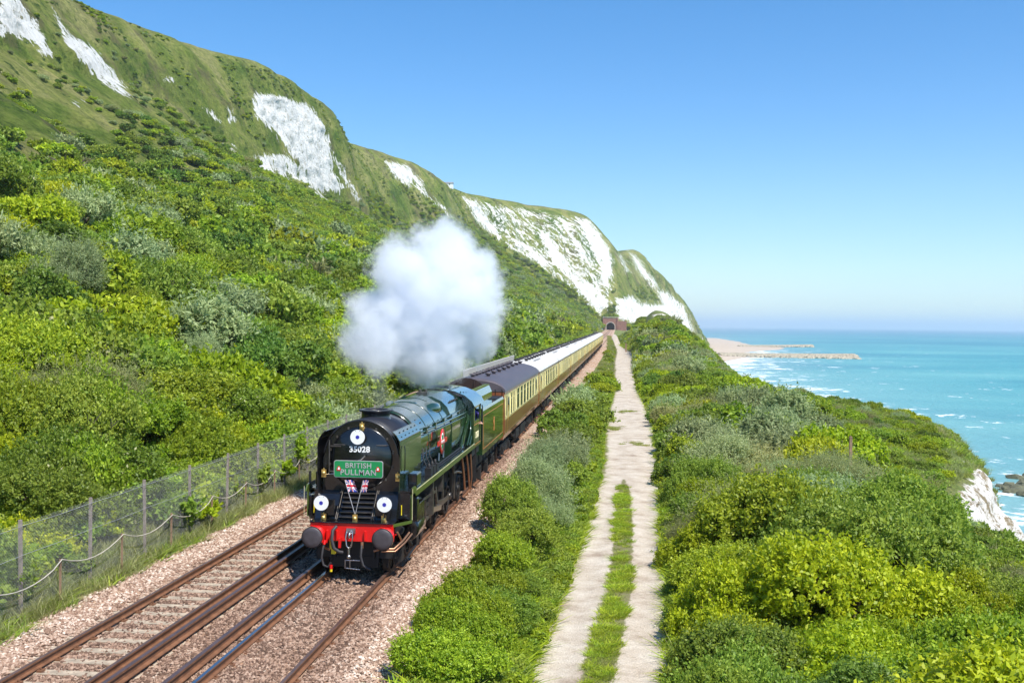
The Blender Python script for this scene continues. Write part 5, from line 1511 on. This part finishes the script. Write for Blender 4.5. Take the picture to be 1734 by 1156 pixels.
# ------------------------------------------------------------------ vegetation
def leaf_crown(seed, n, R, H, L, W, nl=11, shoot=.35, nsh=700, upb=.5, droop=0.0):
    r = np.random.default_rng(seed)
    a = r.random(nl) * 6.283; q = np.sqrt(r.random(nl)) * .80
    c = np.stack([np.cos(a) * q * R, np.sin(a) * q * R, H * (.20 + .56 * r.random(nl) * (1 - q * .7))], -1)
    rad = R * (.18 + .30 * r.random(nl) ** 1.4) * np.array([1.0])
    c = np.concatenate([c, [[0, 0, H * .36]]]); rad = np.append(rad, R * .50)
    p = rad ** 2; p /= p.sum()
    N = nsh * 3
    k = r.choice(nl + 1, N, p=p)
    d = r.normal(size=(N, 3)); d /= np.linalg.norm(d, axis=1, keepdims=True)
    d[:, 2] = np.where(d[:, 2] < -.35, -d[:, 2], d[:, 2])
    vs_ = H / R * .62
    pos = c[k] + d * rad[k][:, None] * np.array([1, 1, min(vs_, 1.0)]) * .93
    ins = np.zeros(N, bool)
    for j in range(nl + 1):
        dd_ = np.linalg.norm((pos - c[j]) / np.array([1, 1, min(vs_, 1.0)]), axis=1)
        ins |= (dd_ < rad[j] * .84) & (k != j)
    ok = (~ins) & (pos[:, 2] > .03 * H)
    pos, d = pos[ok][:nsh], d[ok][:nsh]
    ns = len(pos)
    sd = d + np.array([0, 0, upb]) + .35 * r.normal(size=(ns, 3)); sd /= np.linalg.norm(sd, axis=1, keepdims=True)
    sl = shoot * (.3 + 2.1 * r.random(ns) ** 2.6)
    st = r.random(ns)
    s = r.integers(0, ns, n)
    t = r.random(n)
    P = pos[s] + sd[s] * (sl[s] * (t - .35))[:, None] + r.normal(size=(n, 3)) * .035 * R * (1 - .5 * t)[:, None]
    P[:, 2] -= droop * t ** 2 * sl[s]
    ax = sd[s] * .6 + r.normal(size=(n, 3)) * .75; ax /= np.linalg.norm(ax, axis=1, keepdims=True)
    nr = d[s] * .75 + np.array([0, 0, .40]) + r.normal(size=(n, 3)) * .50
    sdv = np.cross(ax, nr); sdv /= np.linalg.norm(sdv, axis=1, keepdims=True) + 1e-9
    sz = (.6 + .7 * r.random(n))[:, None]
    V = np.stack([P - ax * L * .5 * sz, P + sdv * W * .5 * sz - ax * L * .05 * sz, P + ax * L * .5 * sz, P - sdv * W * .5 * sz - ax * L * .05 * sz], 1).reshape(-1, 3)
    F = np.arange(4 * n).reshape(-1, 4)
    tint = np.clip(.55 * r.random(n) ** 1.3 + .5 * st[s] ** 1.5, 0, 1)
    return V, F, tint
def crown_mesh(name, mat, **kw):
    V, F, t = leaf_crown(**kw)
    return np_mesh(name, V, F, mat, False, {'tint': ('FACE', t)})
def branch_mesh(seed, R, H):
    r = random.Random(seed); mb = MB()
    for k in range(9):
        a = r.uniform(0, 6.28); q = r.uniform(.25, .75) * R
        p1 = Vector((math.cos(a) * q * .35, math.sin(a) * q * .35, H * .35)); p2 = Vector((math.cos(a) * q * .8, math.sin(a) * q * .8, H * r.uniform(.40, .60)))
        mb.tube([(0, 0, -.2), tuple(p1), tuple(p2)], [.05, .035, .012], 5)
        for _ in range(2):
            p3 = p2 + Vector((r.uniform(-.4, .4), r.uniform(-.4, .4), r.uniform(.05, .2))) * R * .4
            mb.tube([tuple(p1.lerp(p2, .6)), tuple(p3)], [.02, .006], 4)
    return mb.mesh('branches', MAT['bark'])

KINDS = {  # mat, leafL, leafW, shoot, upbias, lumps, height factor
 'bright': ('leaf_bright', .115, .065, .30, .4, 12, 1.25),
 'mid': ('leaf_mid', .10, .055, .30, .4, 13, 1.25),
 'dark': ('leaf_dark', .10, .055, .25, .3, 12, 1.3),
 'grey': ('leaf_grey', .12, .030, .55, .8, 10, 1.25),
 'yellow': ('leaf_yellow', .105, .06, .26, .4, 13, 1.15),
 'dry': ('leaf_dry', .13, .018, .6, .9, 9, 1.2),
 'flower': ('leaf_flower', .10, .055, .3, .4, 12, 1.2)}
KN = sorted(KINDS)
PR = 1.8
protos = {}
LOD = (('a', .80, 36000, 1500, 1.0), ('b', 1.6, 10000, 700, 1.0), ('c', 3.6, 2200, 320, 1.0))
for ki, kn in enumerate(KN):
    m_, L_, W_, sh, ub, nl_, hf = KINDS[kn]
    for li, (ln_, ls, n_, nsh, _) in enumerate(LOD):
        vv = []
        for var in range(2 if li < 2 else 3):
            wfac = ls * (1.0 if kn not in ('grey', 'dry') else (1, 1.25, 1.6)[li])
            vv.append(crown_mesh('foliage', MAT[m_], seed=100 * ki + 10 * li + var, n=n_, R=PR, H=PR * hf, L=L_ * ls, W=W_ * wfac, nl=nl_, shoot=sh * (1, 1, 1.1)[li], nsh=nsh, upb=ub))
        protos[kn, li] = vv
BR = [branch_mesh(k, PR, PR * 1.2) for k in range(3)]

def in_view(P, m=90):
    u, v, d_ = proj(np.asarray(P, float).reshape(-1, 3))
    return (d_ > 2) & (u > -m - 1500 / np.maximum(d_, 1) * 2) & (u < 1734 + m + 3000 / np.maximum(d_, 1)) & (v < 1156 + 120 + 6000 / np.maximum(d_, 1))

shrubs = []   # (zone, kind, x, y, z, r, rot)
def kind_at(x, y, zone, r):
    a = float(vnoise(x / 9.0, y / 9.0, 0, 60)); b = float(vnoise(x / 14.0, y / 14.0, 0, 61)); c = r.random()
    if zone == 'hill':
        w_ = {'bright': 1.3 + 1.5 * a, 'mid': 1.2 - a, 'dark': .55 - 1.2 * b, 'grey': .6 - 1.7 * b - a * .5, 'yellow': .7 + 2.0 * a + b, 'dry': .10, 'flower': .35 + b}
    elif zone == 'verge':
        w_ = {'bright': .8 + a, 'mid': 1.2, 'dark': 0, 'grey': .8 - b * 2, 'yellow': .5 + 1.5 * a, 'dry': .1, 'flower': .3}
    else:
        w_ = {'bright': .9 + a, 'mid': .9, 'dark': .25, 'grey': .6 - b * 1.6, 'yellow': .8 + 2 * a, 'dry': .38 - b * .9, 'flower': .3}
    ks = [k for k in KN]; ws = [max(.0, w_[k]) for k in ks]
    return r.choices(ks, ws)[0]
rs = random.Random(21)
# left hillside
HX, HY, HZ = HP[:, :220, 0], HP[:, :220, 1], HP[:, :220, 2]
def hill_points():
    # sample the sheet by (row, col) cells with local density
    out = []
    ok_t = tt[:220]
    rr = np.random.default_rng(77)
    A = HP[:-1, :219]; dA = HP[1:, :219] - A; dB = HP[:-1, 1:220] - A
    area = np.linalg.norm(np.cross(dA, dB), axis=-1)
    dist_ = np.linalg.norm(A - np.array([0, 0, CH]), axis=-1)
    tcol = ok_t[None, :219] + 0 * area
    rad = np.clip(1.55 + dist_ / 110, 1.55, 3.6) * np.clip(1.25 - tcol * .5, .5, 1.1)
    n5 = fbm(A[..., 0] / 40, A[..., 1] / 40, 0, 4, 66)
    n6 = fbm(A[..., 0] / 12, A[..., 1] / 12, 0, 3, 67)
    lim = np.interp(A[..., 1], [90, 140, 247, 350, 520], [.42, .47, .60, .75, 1.0])
    cover = np.clip((lim - tcol) * 3.6 + n5 * 1.7 + .2, 0.0, 1)
    uu, vv, _d = proj(A.reshape(-1, 3))
    gl = poly_sd(uu, vv, [(430, 335), (560, 350), (650, 425), (610, 462), (520, 420), (440, 385)]).reshape(area.shape)
    cover = np.where((gl > 0) & (A[..., 1] > 150), cover * .12, cover)
    cover = cover + np.where(tcol > lim * .8, .14 * (n6 > .1) + .5 * (n6 > .42), 0)
    cover = np.where(tcol > 1.72, 0, cover)
    cover = np.where(hill_chalk[:-1, :219] > .3, 0, cover)
    dens = cover * 1.05 / (rad * 1.25 * (1 - .4 * np.clip((tcol - lim + .15) / .4, 0, 1))) ** 2
    vis = in_view(A.reshape(-1, 3)).reshape(area.shape)
    lam = np.where(vis, dens * area, 0)
    cnt = rr.poisson(lam)
    idx = np.argwhere(cnt > 0)
    for i, j in idx:
        for _ in range(min(cnt[i, j], 6)):
            f1, f2 = rr.random(2)
            p = A[i, j] + dA[i, j] * f1 + dB[i, j] * f2
            sc_ = rad[i, j] * (.65 + .7 * rr.random())
            sc_ *= 1 - .62 * min(1, max(0, (tcol[i, j] - lim[i, j] + .15) / .4))
            out.append((p[0], p[1], p[2], sc_))
    return out
for x, y, z, r_ in hill_points():
    if x > -13.1 - r_ + float(xs(y)) and y < 1000: continue
    shrubs.append(('hill', kind_at(x, y, 'hill', rs), x, y, z, r_))
# row hard behind the fence
y = 9.0
while y < 240:
    k = kind_at(-15, y, 'hill', rs)
    r_ = rs.uniform(1.6, 2.5)
    x = FENCE_X - .98 * r_ - rs.random() * .3 + float(xs(y))
    shrubs.append(('hill', k, x, y, float(zt(y)), r_)); y += rs.uniform(1.3, 2.1) * (1 + y / 150)
# verge
for (x, y, r_, k) in [(-3.25, 19.6, 1.25, 'bright'), (-2.6, 20.9, 1.3, 'bright'), (-3.5, 22.6, 1.2, 'bright'), (-2.5, 23.6, 1.2, 'mid'), (-3.2, 25.6, 1.3, 'bright'), (-2.2, 26.6, .95, 'mid'),
    (-2.7, 28.6, 1.35, 'bright'), (-3.0, 31, 1.3, 'mid'), (-2.2, 32.4, 1.15, 'flower'), (-3.2, 34.2, 1.45, 'mid'), (-2.2, 36, 1.2, 'grey'), (-2.9, 38.2, 1.5, 'grey'), (-2.0, 40.2, 1.25, 'bright'), (-3.0, 42.4, 1.5, 'grey'), (-2.1, 45, 1.4, 'mid'), (-3.0, 47.5, 1.4, 'grey'), (-2.0, 50, 1.4, 'bright'),
    (-2.6, 53.5, 1.5, 'grey'), (-2.3, 58, 1.6, 'mid'), (-2.9, 62.5, 1.7, 'mid'), (-2.0, 66, 1.5, 'bright'), (-2.3, 71, 2.0, 'mid'), (-2.7, 76, 2.0, 'grey'), (-2.2, 82, 2.0, 'mid'), (-2.6, 88, 1.5, 'grey'), (-2.2, 100, .9, 'yellow'), (-2.2, 108, 1.5, 'yellow'), (-2.4, 113, 1.8, 'bright'), (-2.2, 121, 1.9, 'bright'), (-2.4, 128, 1.2, 'yellow'), (-2.6, 190, .9, 'bright'), (-2.9, 210, .9, 'mid'), (-3.5, 235, 1.0, 'yellow')]:
    if y < 52 and x > -2.9: x -= .45; r_ *= .88
    if 52 <= y < 98: x -= .35
    if y < 52: x = min(x, float(lerp_tab(y, PATH_L)[0]) - .80 * r_)
    if y < 27: r_ = min(r_, 1.08); x = min(max(x, -3.05), -1.8 - .8 * r_)
    shrubs.append(('verge', k, x, y, float(ground_z(x, y)), r_))
# right of the path
def right_points():
    rr = np.random.default_rng(5)
    n = 26000
    Y = 6 + 560 * rr.random(n) ** 2.0; e_ = xe(Y)
    pr_ = lerp_tab(Y, PATH_R)[:, 0]
    X = pr_ + .9 + (e_ - pr_ - 1.0) * rr.random(n)
    nz = vnoise(X / 7, Y / 7, 0, 90)
    out, cells = [], {}
    for x, y, e1, p1, q in zip(X, Y, e_, pr_, nz):
        low = (y > 40 and y < 150 and x > p1 + 7.5 + 2.5 * q and not (68 < y < 92 and 9.2 < x < 12.5)) or (26 < y <= 42 and x > 7.6 + q)
        mound = y > 250
        base = (1.85 if y < 62 else 1.55) if not mound else 1.6
        r_ = base * rr.uniform(.7, 1.25) * (1 + y / 400)
        r_ = min(r_, .55 * (x - p1) + .75)
        if low:
            if rr.random() > .10: continue
            r_ *= .45 if y > 62 else .3
        if mound:
            r_ *= .6
            if rr.random() > .55 or (y > 300 and x > 10 and rr.random() > .4): continue
            uu, vv, _d = proj(np.array([[x, y, float(ground_z(x, y)) + .8]]))
            uu2, vv2, _d = proj(np.array([[x, y, float(ground_z(x, y)) + q_] for q_ in (0, 1.5, 3)]))
            if max(poly_sd(uu2, vv2, pl).max() for pl in MOUND_CHALK) > -13: continue
        if e1 - x < 2.5: r_ *= .5
        if e1 - x < 3.2 and 44 < y < 68: continue
        if y > 112 and e1 - x < 8: r_ *= .45
        if y <= 26 and x > 6.3: r_ *= .72
        cs = r_ * (1.15 if y < 60 else 1.3)
        key = (int(x / 3), int(y / 3)); bad = False
        for ix in (-1, 0, 1):
            for iy in (-1, 0, 1):
                for (a, b, c) in cells.get((key[0] + ix, key[1] + iy), ()):
                    if (a - x) ** 2 + (b - y) ** 2 < (.5 * (cs + c)) ** 2: bad = True
        if bad: continue
        cells.setdefault(key, []).append((x, y, cs)); out.append((x, y, r_))
    return out
for x, y, r_ in right_points():
    k = kind_at(x, y, 'right', rs)
    if y < 28 and x > 2.2 and rs.random() < .45: k = 'yellow'
    if 34 < y < 62 and 3.4 < x < 9 and rs.random() < .6: k = rs.choice(['grey', 'grey', 'dry'])
    shrubs.append(('right', k, x, y, float(ground_z(x, y)), r_))
S_ = [s for s in shrubs if in_view(np.array([[s[2], s[3], s[4]]]))[0]]
def app(s): return s[5] / math.hypot(s[2], s[3])
S_.sort(key=app, reverse=True)
NIND = 250
ind, rest = S_[:NIND], S_[NIND:]
print('shrubs', len(S_))
adj = {'bright': 'bright green broad-leaved shrub', 'mid': 'mid-green leafy shrub', 'dark': 'dark green dense shrub', 'grey': 'grey-green narrow-leaved shrub', 'yellow': 'yellow-green rounded shrub', 'dry': 'straggly brownish twiggy shrub', 'flower': 'green shrub with cream blossom'}
zone_txt = {'hill': 'on the slope behind the chain-link fence', 'verge': 'on the verge between the ballast and the pale track', 'right': 'on the clifftop side of the pale track'}
grp = {'hill': 'shrubs on the slope behind the fence', 'verge': 'shrubs on the verge beside the train', 'right': 'shrubs between the track and the cliff edge'}
def ordinal(k):
    w = ['nearest', 'second nearest', 'third nearest', 'fourth nearest', 'fifth nearest', 'sixth nearest', 'seventh nearest', 'eighth nearest', 'ninth nearest', 'tenth nearest']
    if k < 10: return w[k]
    suf = 'th' if 10 <= (k + 1) % 100 <= 20 else {1: 'st', 2: 'nd', 3: 'rd'}.get((k + 1) % 10, 'th')
    return '%d%s nearest' % (k + 1, suf)
cnt = {}
for s in sorted(ind, key=lambda s: math.hypot(s[2], s[3])):
    zone, k, x, y, z, r_ = s
    c = cnt.get((zone, k), 0); cnt[zone, k] = c + 1
    dist_ = math.hypot(x, y)
    li = 0 if dist_ < 48 else 1
    o = empty('shrub', (x, y, z - .1), '%s %s, %s' % (ordinal(c), adj[k], zone_txt[zone]), 'shrub', grp[zone], rs.uniform(0, 6.28))
    q = r_ / PR
    wv = 1.0 if zone == 'verge' else 1.25
    o.scale = (q * rs.uniform(.85, wv), q * rs.uniform(.85, wv), q * rs.uniform(.85, 1.3))
    link('foliage', rs.choice(protos[k, li]), o); link('branches', rs.choice(BR), o)

def scatter(name, pts, rot, scl, idx, objs, label, cat):
    """one object whose points carry copies of the given plants"""
    coll = D.collections.new(name + '_sources')
    for i, me in enumerate(objs):
        coll.objects.link(D.objects.new('source_%03d' % i, me))
    me = D.meshes.new(name); me.vertices.add(len(pts)); me.vertices.foreach_set('co', np.ascontiguousarray(pts, np.float32).ravel())
    for an, ty, arr in (('rotz', 'FLOAT', rot), ('scl', 'FLOAT', scl), ('idx', 'INT', idx)):
        a = me.attributes.new(an, ty, 'POINT'); a.data.foreach_set('value', np.ascontiguousarray(arr, np.float32 if ty == 'FLOAT' else np.int32))
    o = link(name, me)
    ng = D.node_groups.new(name, 'GeometryNodeTree')
    ng.interface.new_socket('Geometry', in_out='INPUT', socket_type='NodeSocketGeometry')
    ng.interface.new_socket('Geometry', in_out='OUTPUT', socket_type='NodeSocketGeometry')
    N = ng.nodes; L = ng.links
    gi, go = N.new('NodeGroupInput'), N.new('NodeGroupOutput')
    ip = N.new('GeometryNodeInstanceOnPoints'); ci = N.new('GeometryNodeCollectionInfo')
    ci.inputs['Collection'].default_value = coll; ci.inputs['Separate Children'].default_value = True; ci.inputs['Reset Children'].default_value = True
    ip.inputs['Pick Instance'].default_value = True
    def na(n_, ty):
        q = N.new('GeometryNodeInputNamedAttribute'); q.data_type = ty; q.inputs['Name'].default_value = n_; return q.outputs['Attribute']
    cx = N.new('ShaderNodeCombineXYZ'); L.new(na('rotz', 'FLOAT'), cx.inputs[2])
    cs = N.new('ShaderNodeCombineXYZ'); sc_ = na('scl', 'FLOAT')
    for i in range(3): L.new(sc_, cs.inputs[i])
    e2r = N.new('FunctionNodeEulerToRotation'); L.new(cx.outputs[0], e2r.inputs[0])
    L.new(gi.outputs[0], ip.inputs['Points']); L.new(ci.outputs[0], ip.inputs['Instance']); L.new(na('idx', 'INT'), ip.inputs['Instance Index'])
    L.new(e2r.outputs[0], ip.inputs['Rotation']); L.new(cs.outputs[0], ip.inputs['Scale']); L.new(ip.outputs[0], go.inputs[0])
    md = o.modifiers.new('scatter', 'NODES'); md.node_group = ng
    return tag(o, label, cat, kind='stuff')

# larger trees and big bushes on the slope
hv = HP[:, :150].reshape(-1, 3); hu_, hv_, hd_ = proj(hv)
tm = MB()
tm.tube([(0, 0, -.4), (.05, .02, .6), (.02, -.04, 1.5)], [.16, .12, .08], 9)
for a in range(6):
    q = a * 1.05 + .3
    tm.tube([(.03, 0, .7 + .1 * a), (math.cos(q) * .6, math.sin(q) * .6, 1.3 + .08 * a), (math.cos(q) * 1.1, math.sin(q) * 1.1, 1.9)], [.07, .045, .015], 6)
trunk_me = tm.mesh('trunk', MAT['bark'])
tree_txt = {'bright': 'broad bright green tree', 'yellow': 'domed yellow-green tree', 'mid': 'rounded mid-green tree', 'grey': 'silvery grey-green willow-like tree', 'dark': 'dark green tree', 'flower': 'green tree with cream blossom'}
TREES = [(292, 525, 64, 'bright', 'standing tallest amid the bushes halfway up the slope'), (215, 545, 40, 'bright', 'just left of the tallest tree on the slope'), (110, 338, 56, 'yellow', 'high on the far left of the slope'), (205, 352, 38, 'mid', 'between the high yellow-green tree and the grass slope'),
 (268, 395, 34, 'mid', 'small one directly above the tallest tree'), (125, 525, 72, 'grey', 'wide one left of the tallest tree'), (432, 572, 40, 'bright', 'upslope from the fence midway to the steam'), (330, 650, 55, 'grey', 'rising behind the middle of the fence'), (395, 715, 50, 'grey', 'leaning over the fence near the locomotive'),
 (548, 525, 42, 'dark', 'at the left edge of the steam cloud'), (60, 610, 60, 'grey', 'at the left edge of the picture above the fence'), (420, 465, 28, 'dark', 'under the smooth grass bank'), (505, 640, 45, 'flower', 'behind the fence just left of the steam'), (455, 690, 42, 'flower', 'behind the fence near the locomotive chimney'), (195, 850, 62, 'bright', 'overhanging the fence at the left'), (70, 790, 60, 'yellow', 'behind the nearest fence panels'), (815, 612, 24, 'dark', 'to the right of the steam above the dark carriage'), (700, 640, 20, 'mid', 'directly under the steam cloud'), (900, 592, 16, 'yellow', 'beside the white carriage roofs')]
for tu, tv, tr, tk, where in TREES:
    j = np.argmin((hu_ - tu) ** 2 + (hv_ - tv) ** 2 + np.where(hd_ < 5, 1e9, 0) + np.where(hv[:, 0] > FENCE_X - 1.5, 1e9, 0))
    p = hv[j]; dist_ = hd_[j]; q = tr * dist_ / CF / PR
    x_ = min(p[0], FENCE_X - .85 * q * PR)
    o = empty('tree', (x_, p[1], p[2] - .1), tree_txt[tk] + ' ' + where, 'tree', 'trees among the bushes of the slope', rs.uniform(0, 6.28))
    o.scale = (q, q, q * 1.15)
    link('crown', protos[tk, 0 if dist_ < 110 else 1][0], o, (0, 0, .25)); link('trunk', trunk_me, o)

src, smap = [], {}
for k in KN:
    for li in (1, 2):
        smap[k, li] = (len(src), len(protos[k, li])); src += protos[k, li]
for zone, nm, lab in (('hill', 'hillside_scrub', 'dense green scrub covering the lower hillside'), ('right', 'clifftop_scrub', 'green scrub on the shelf between the track and the cliff'), ('verge', 'verge_scrub', 'small bushes farther along the verge')):
    z_ = [s for s in rest if s[0] == zone]
    if not z_: continue
    pts = np.array([[s[2], s[3], s[4] - .1] for s in z_]); d_ = np.hypot(pts[:, 0], pts[:, 1])
    idx = []
    for s, dd_ in zip(z_, d_):
        o_, n_ = smap[s[1], 1 if dd_ < 150 else 2]; idx.append(o_ + rs.randrange(n_))
    scatter(nm, pts, rng.random(len(z_)) * 6.28, np.array([s[5] / PR for s in z_]), np.array(idx), src, lab, 'scrub')

# grasses and low plants
def tuft(seed, n, R, h, w_, mat, lean=.5):
    r = np.random.default_rng(seed)
    a = r.random(n) * 6.283; q = np.sqrt(r.random(n)) * R
    b = np.stack([np.cos(a) * q, np.sin(a) * q, np.zeros(n) - .02], -1)
    d = np.stack([r.normal(size=n) * lean, r.normal(size=n) * lean, np.ones(n)], -1)
    hh = h * (.4 + .8 * r.random(n))[:, None]
    s = np.stack([-np.sin(a * 3), np.cos(a * 3), 0 * a], -1) * w_ * .5
    mid = b + d * hh * .55; tip = b + d * hh + np.array([1, 1, 0]) * d * hh * .4
    V = np.stack([b - s, b + s, mid + s * .9, mid - s * .9, tip], 1).reshape(-1, 3)
    F = (np.array([(0, 1, 2, 3), (3, 2, 4, 4)])[None] + np.arange(n)[:, None, None] * 5)
    F1 = F[:, 0]; F2 = F[:, 1, :3]
    T = np.concatenate([F1[:, [0, 1, 2]], F1[:, [0, 2, 3]], F2])
    t = np.tile(r.random(n), 3)
    return np_mesh('tuft', V, T, mat, False, {'tint': ('FACE', t)})
tufts = [tuft(k, 150, .36, .20, .026, MAT['grass_blade']) for k in range(3)] + [tuft(10 + k, 120, .4, .26, .04, MAT['leaf_mid'], .7) for k in range(2)] + [tuft(20 + k, 110, .4, .40, .014, MAT['leaf_dry'], .45) for k in range(2)] + [tuft(30, 140, .4, .3, .05, MAT['leaf_bright'], .8)]
tufts += [protos['mid', 2][0], protos['bright', 2][1], protos['yellow', 2][0]]
P_, I_, Sc = [], [], []
rr = np.random.default_rng(9)
# central strip of the track and its edges
for _ in range(1900):
    y = 16 + 32 * rr.random(); w_ = np.interp(y, [16, 25, 40, 46], [.28, .3, .28, .2]); c = np.interp(y, [16, 21, 25.5, 29, 35, 46], [-.58, -.50, -.22, -.03, .05, .05])
    x = c + (rr.random() - .5) * 2 * w_ * .85
    if vnoise(x * 2.5, y * .9, 0, 5) > -.1 or rr.random() < .15: P_.append((x, y, float(plateau(x, y)) + .06)); I_.append(rr.choice([0, 1, 2, 7])); Sc.append(rr.uniform(.25, .5))
for y0, x0 in ((64, .8), (87, .3), (73, -.4)):
    for _ in range(16): P_.append((x0 + rr.normal() * .3, y0 + rr.normal() * .8, float(plateau(x0, y0)) + .06)); I_.append(rr.choice([0, 1])); Sc.append(rr.uniform(.4, .8))
for _ in range(9000):
    y = 14 + 120 * rr.random() ** 1.8
    side = rr.random() < .5
    x = float(lerp_tab(y, PATH_L)[0] - .30 - abs(rr.normal()) * .30) if side else float(lerp_tab(y, PATH_R)[0] + .10 + abs(rr.normal()) * .5)
    P_.append((x, y, float(ground_z(x, y)))); I_.append(rr.choice([0, 1, 7, 8, 9, 7])); Sc.append(rr.uniform(.5, .9) if I_[-1] < 8 else rr.uniform(.1, .2))
# verge ground cover
for _ in range(3200):
    y = 13 + 120 * rr.random() ** 1.5; x = rr.uniform(-3.6, min(-1.6, float(lerp_tab(y, PATH_L)[0]) - .35))
    P_.append((x, y, float(ground_z(x, y)) + .03)); I_.append(rr.choice([3, 4, 7, 8, 9])); Sc.append(rr.uniform(.6, 1.2) if I_[-1] < 8 else rr.uniform(.12, .25))
for _ in range(500):
    y = 120 + 420 * rr.random() ** 1.3; x = float(lerp_tab(y, PATH_L)[0]) - rr.uniform(.5, 2.0)
    P_.append((x, y, float(ground_z(x, y)))); I_.append(rr.choice([0, 5, 8, 9, 10])); Sc.append(rr.uniform(1.2, 2.2) if I_[-1] < 8 else rr.uniform(.12, .25))
# strip behind and under the fence
for _ in range(5200):
    y = 14 + 95 * rr.random() ** 1.4; x = FENCE_X - rr.random() * 2.6 + .35
    P_.append((x, y, -.22 + float(zt(y)) + (.25 if x < -13.3 else 0))); I_.append(rr.choice([3, 5, 6, 0, 5])); Sc.append(rr.uniform(.6, 1.3))
tag(scatter('grass_and_weeds', np.array(P_), rng.random(len(P_)) * 6.28, np.array(Sc), np.array(I_), tufts, 'grass and weeds along the pale track, the verge and the fence foot', 'grass'))
# low cover on the clifftop
P_, I_, Sc = [], [], []
n = 30000
Y = 14 + 330 * rr.random(n) ** 1.7; e_ = xe(Y); p_ = lerp_tab(Y, PATH_R)[:, 0]; X = p_ + .4 + (e_ - p_ + .6) * rr.random(n)
ke = ~(((X > e_ - .5) & (Y > 36) & (Y < 68)) | ((X > e_ - 2.4) & (Y > 47) & (Y < 66))); X, Y, e_, p_ = X[ke], Y[ke], e_[ke], p_[ke]; n = len(X)
Z = ground_z(X, Y)
q = vnoise(X / 5, Y / 5, 0, 33)
I = np.where(rr.random(n) < .5, rr.choice([8, 9, 10], n), np.where(q > .25, rr.choice([5, 6, 0, 8], n), rr.choice([3, 4, 7, 0], n)))
lowz = (Y > 38) & (Y < 125) & (X > p_ + 7.2)
I = np.where(lowz & (rr.random(n) < .8), rr.choice([0, 1, 2, 5, 3, 0], n), I)
Sc = np.where(I >= 8, rr.uniform(.10, .26, n), rr.uniform(.7, 1.2, n)) * (1 + Y / 300)
scatter('clifftop_ground_cover', np.stack([X, Y, Z], -1), rr.random(n) * 6.28, Sc, I, tufts, 'rough grass and low plants on the clifftop shelf', 'ground cover')
# low cover on the hillside
A = HP[:-1, :125]; ok = in_view(A.reshape(-1, 3)).reshape(A.shape[:2]) & (A[..., 1] < 420) & (tt[None, :125] < np.interp(A[..., 1], [90, 140, 247, 350, 520], [.42, .47, .60, .75, 1.0]) * .97)
ii = np.argwhere(ok)
sel = ii[rr.integers(0, len(ii), 26000)]
f1, f2 = rr.random((2, len(sel), 1))
B0 = A[sel[:, 0], sel[:, 1]]
P0 = B0 + (HP[sel[:, 0] + 1, sel[:, 1]] - B0) * f1 + (HP[sel[:, 0], sel[:, 1] + 1] - B0) * f2
dd_ = np.linalg.norm(P0, axis=1)
I = rr.choice([8, 9, 10], len(sel)); Sc = rr.uniform(.2, .45, len(sel)) * (1 + dd_ / 150)
scatter('hillside_ground_cover', P0, rr.random(len(sel)) * 6.28, Sc, I, tufts, 'low green plants between the shrubs of the hillside', 'ground cover')

# ------------------------------------------------------------------ air
def haze(dens):
    m = D.materials.new('sea haze'); m.use_nodes = True; t = m.node_tree
    t.nodes.remove(t.nodes['Principled BSDF'])
    pv = t.nodes.new('ShaderNodeVolumePrincipled'); pv.inputs['Color'].default_value = (.90, .95, 1, 1); pv.inputs['Density'].default_value = dens; pv.inputs['Anisotropy'].default_value = .3
    t.links.new(pv.outputs[0], t.nodes['Material Output'].inputs['Volume'])
    mb = MB(); mb.box(-3200, 46000, -9500, 46000, -24, 142)
    o = mb.build('haze', m); o['kind'] = 'stuff'; o['label'] = 'thin sea haze over the whole coast'; o['category'] = 'haze'
HAZE = .00012
if HAZE: haze(HAZE)
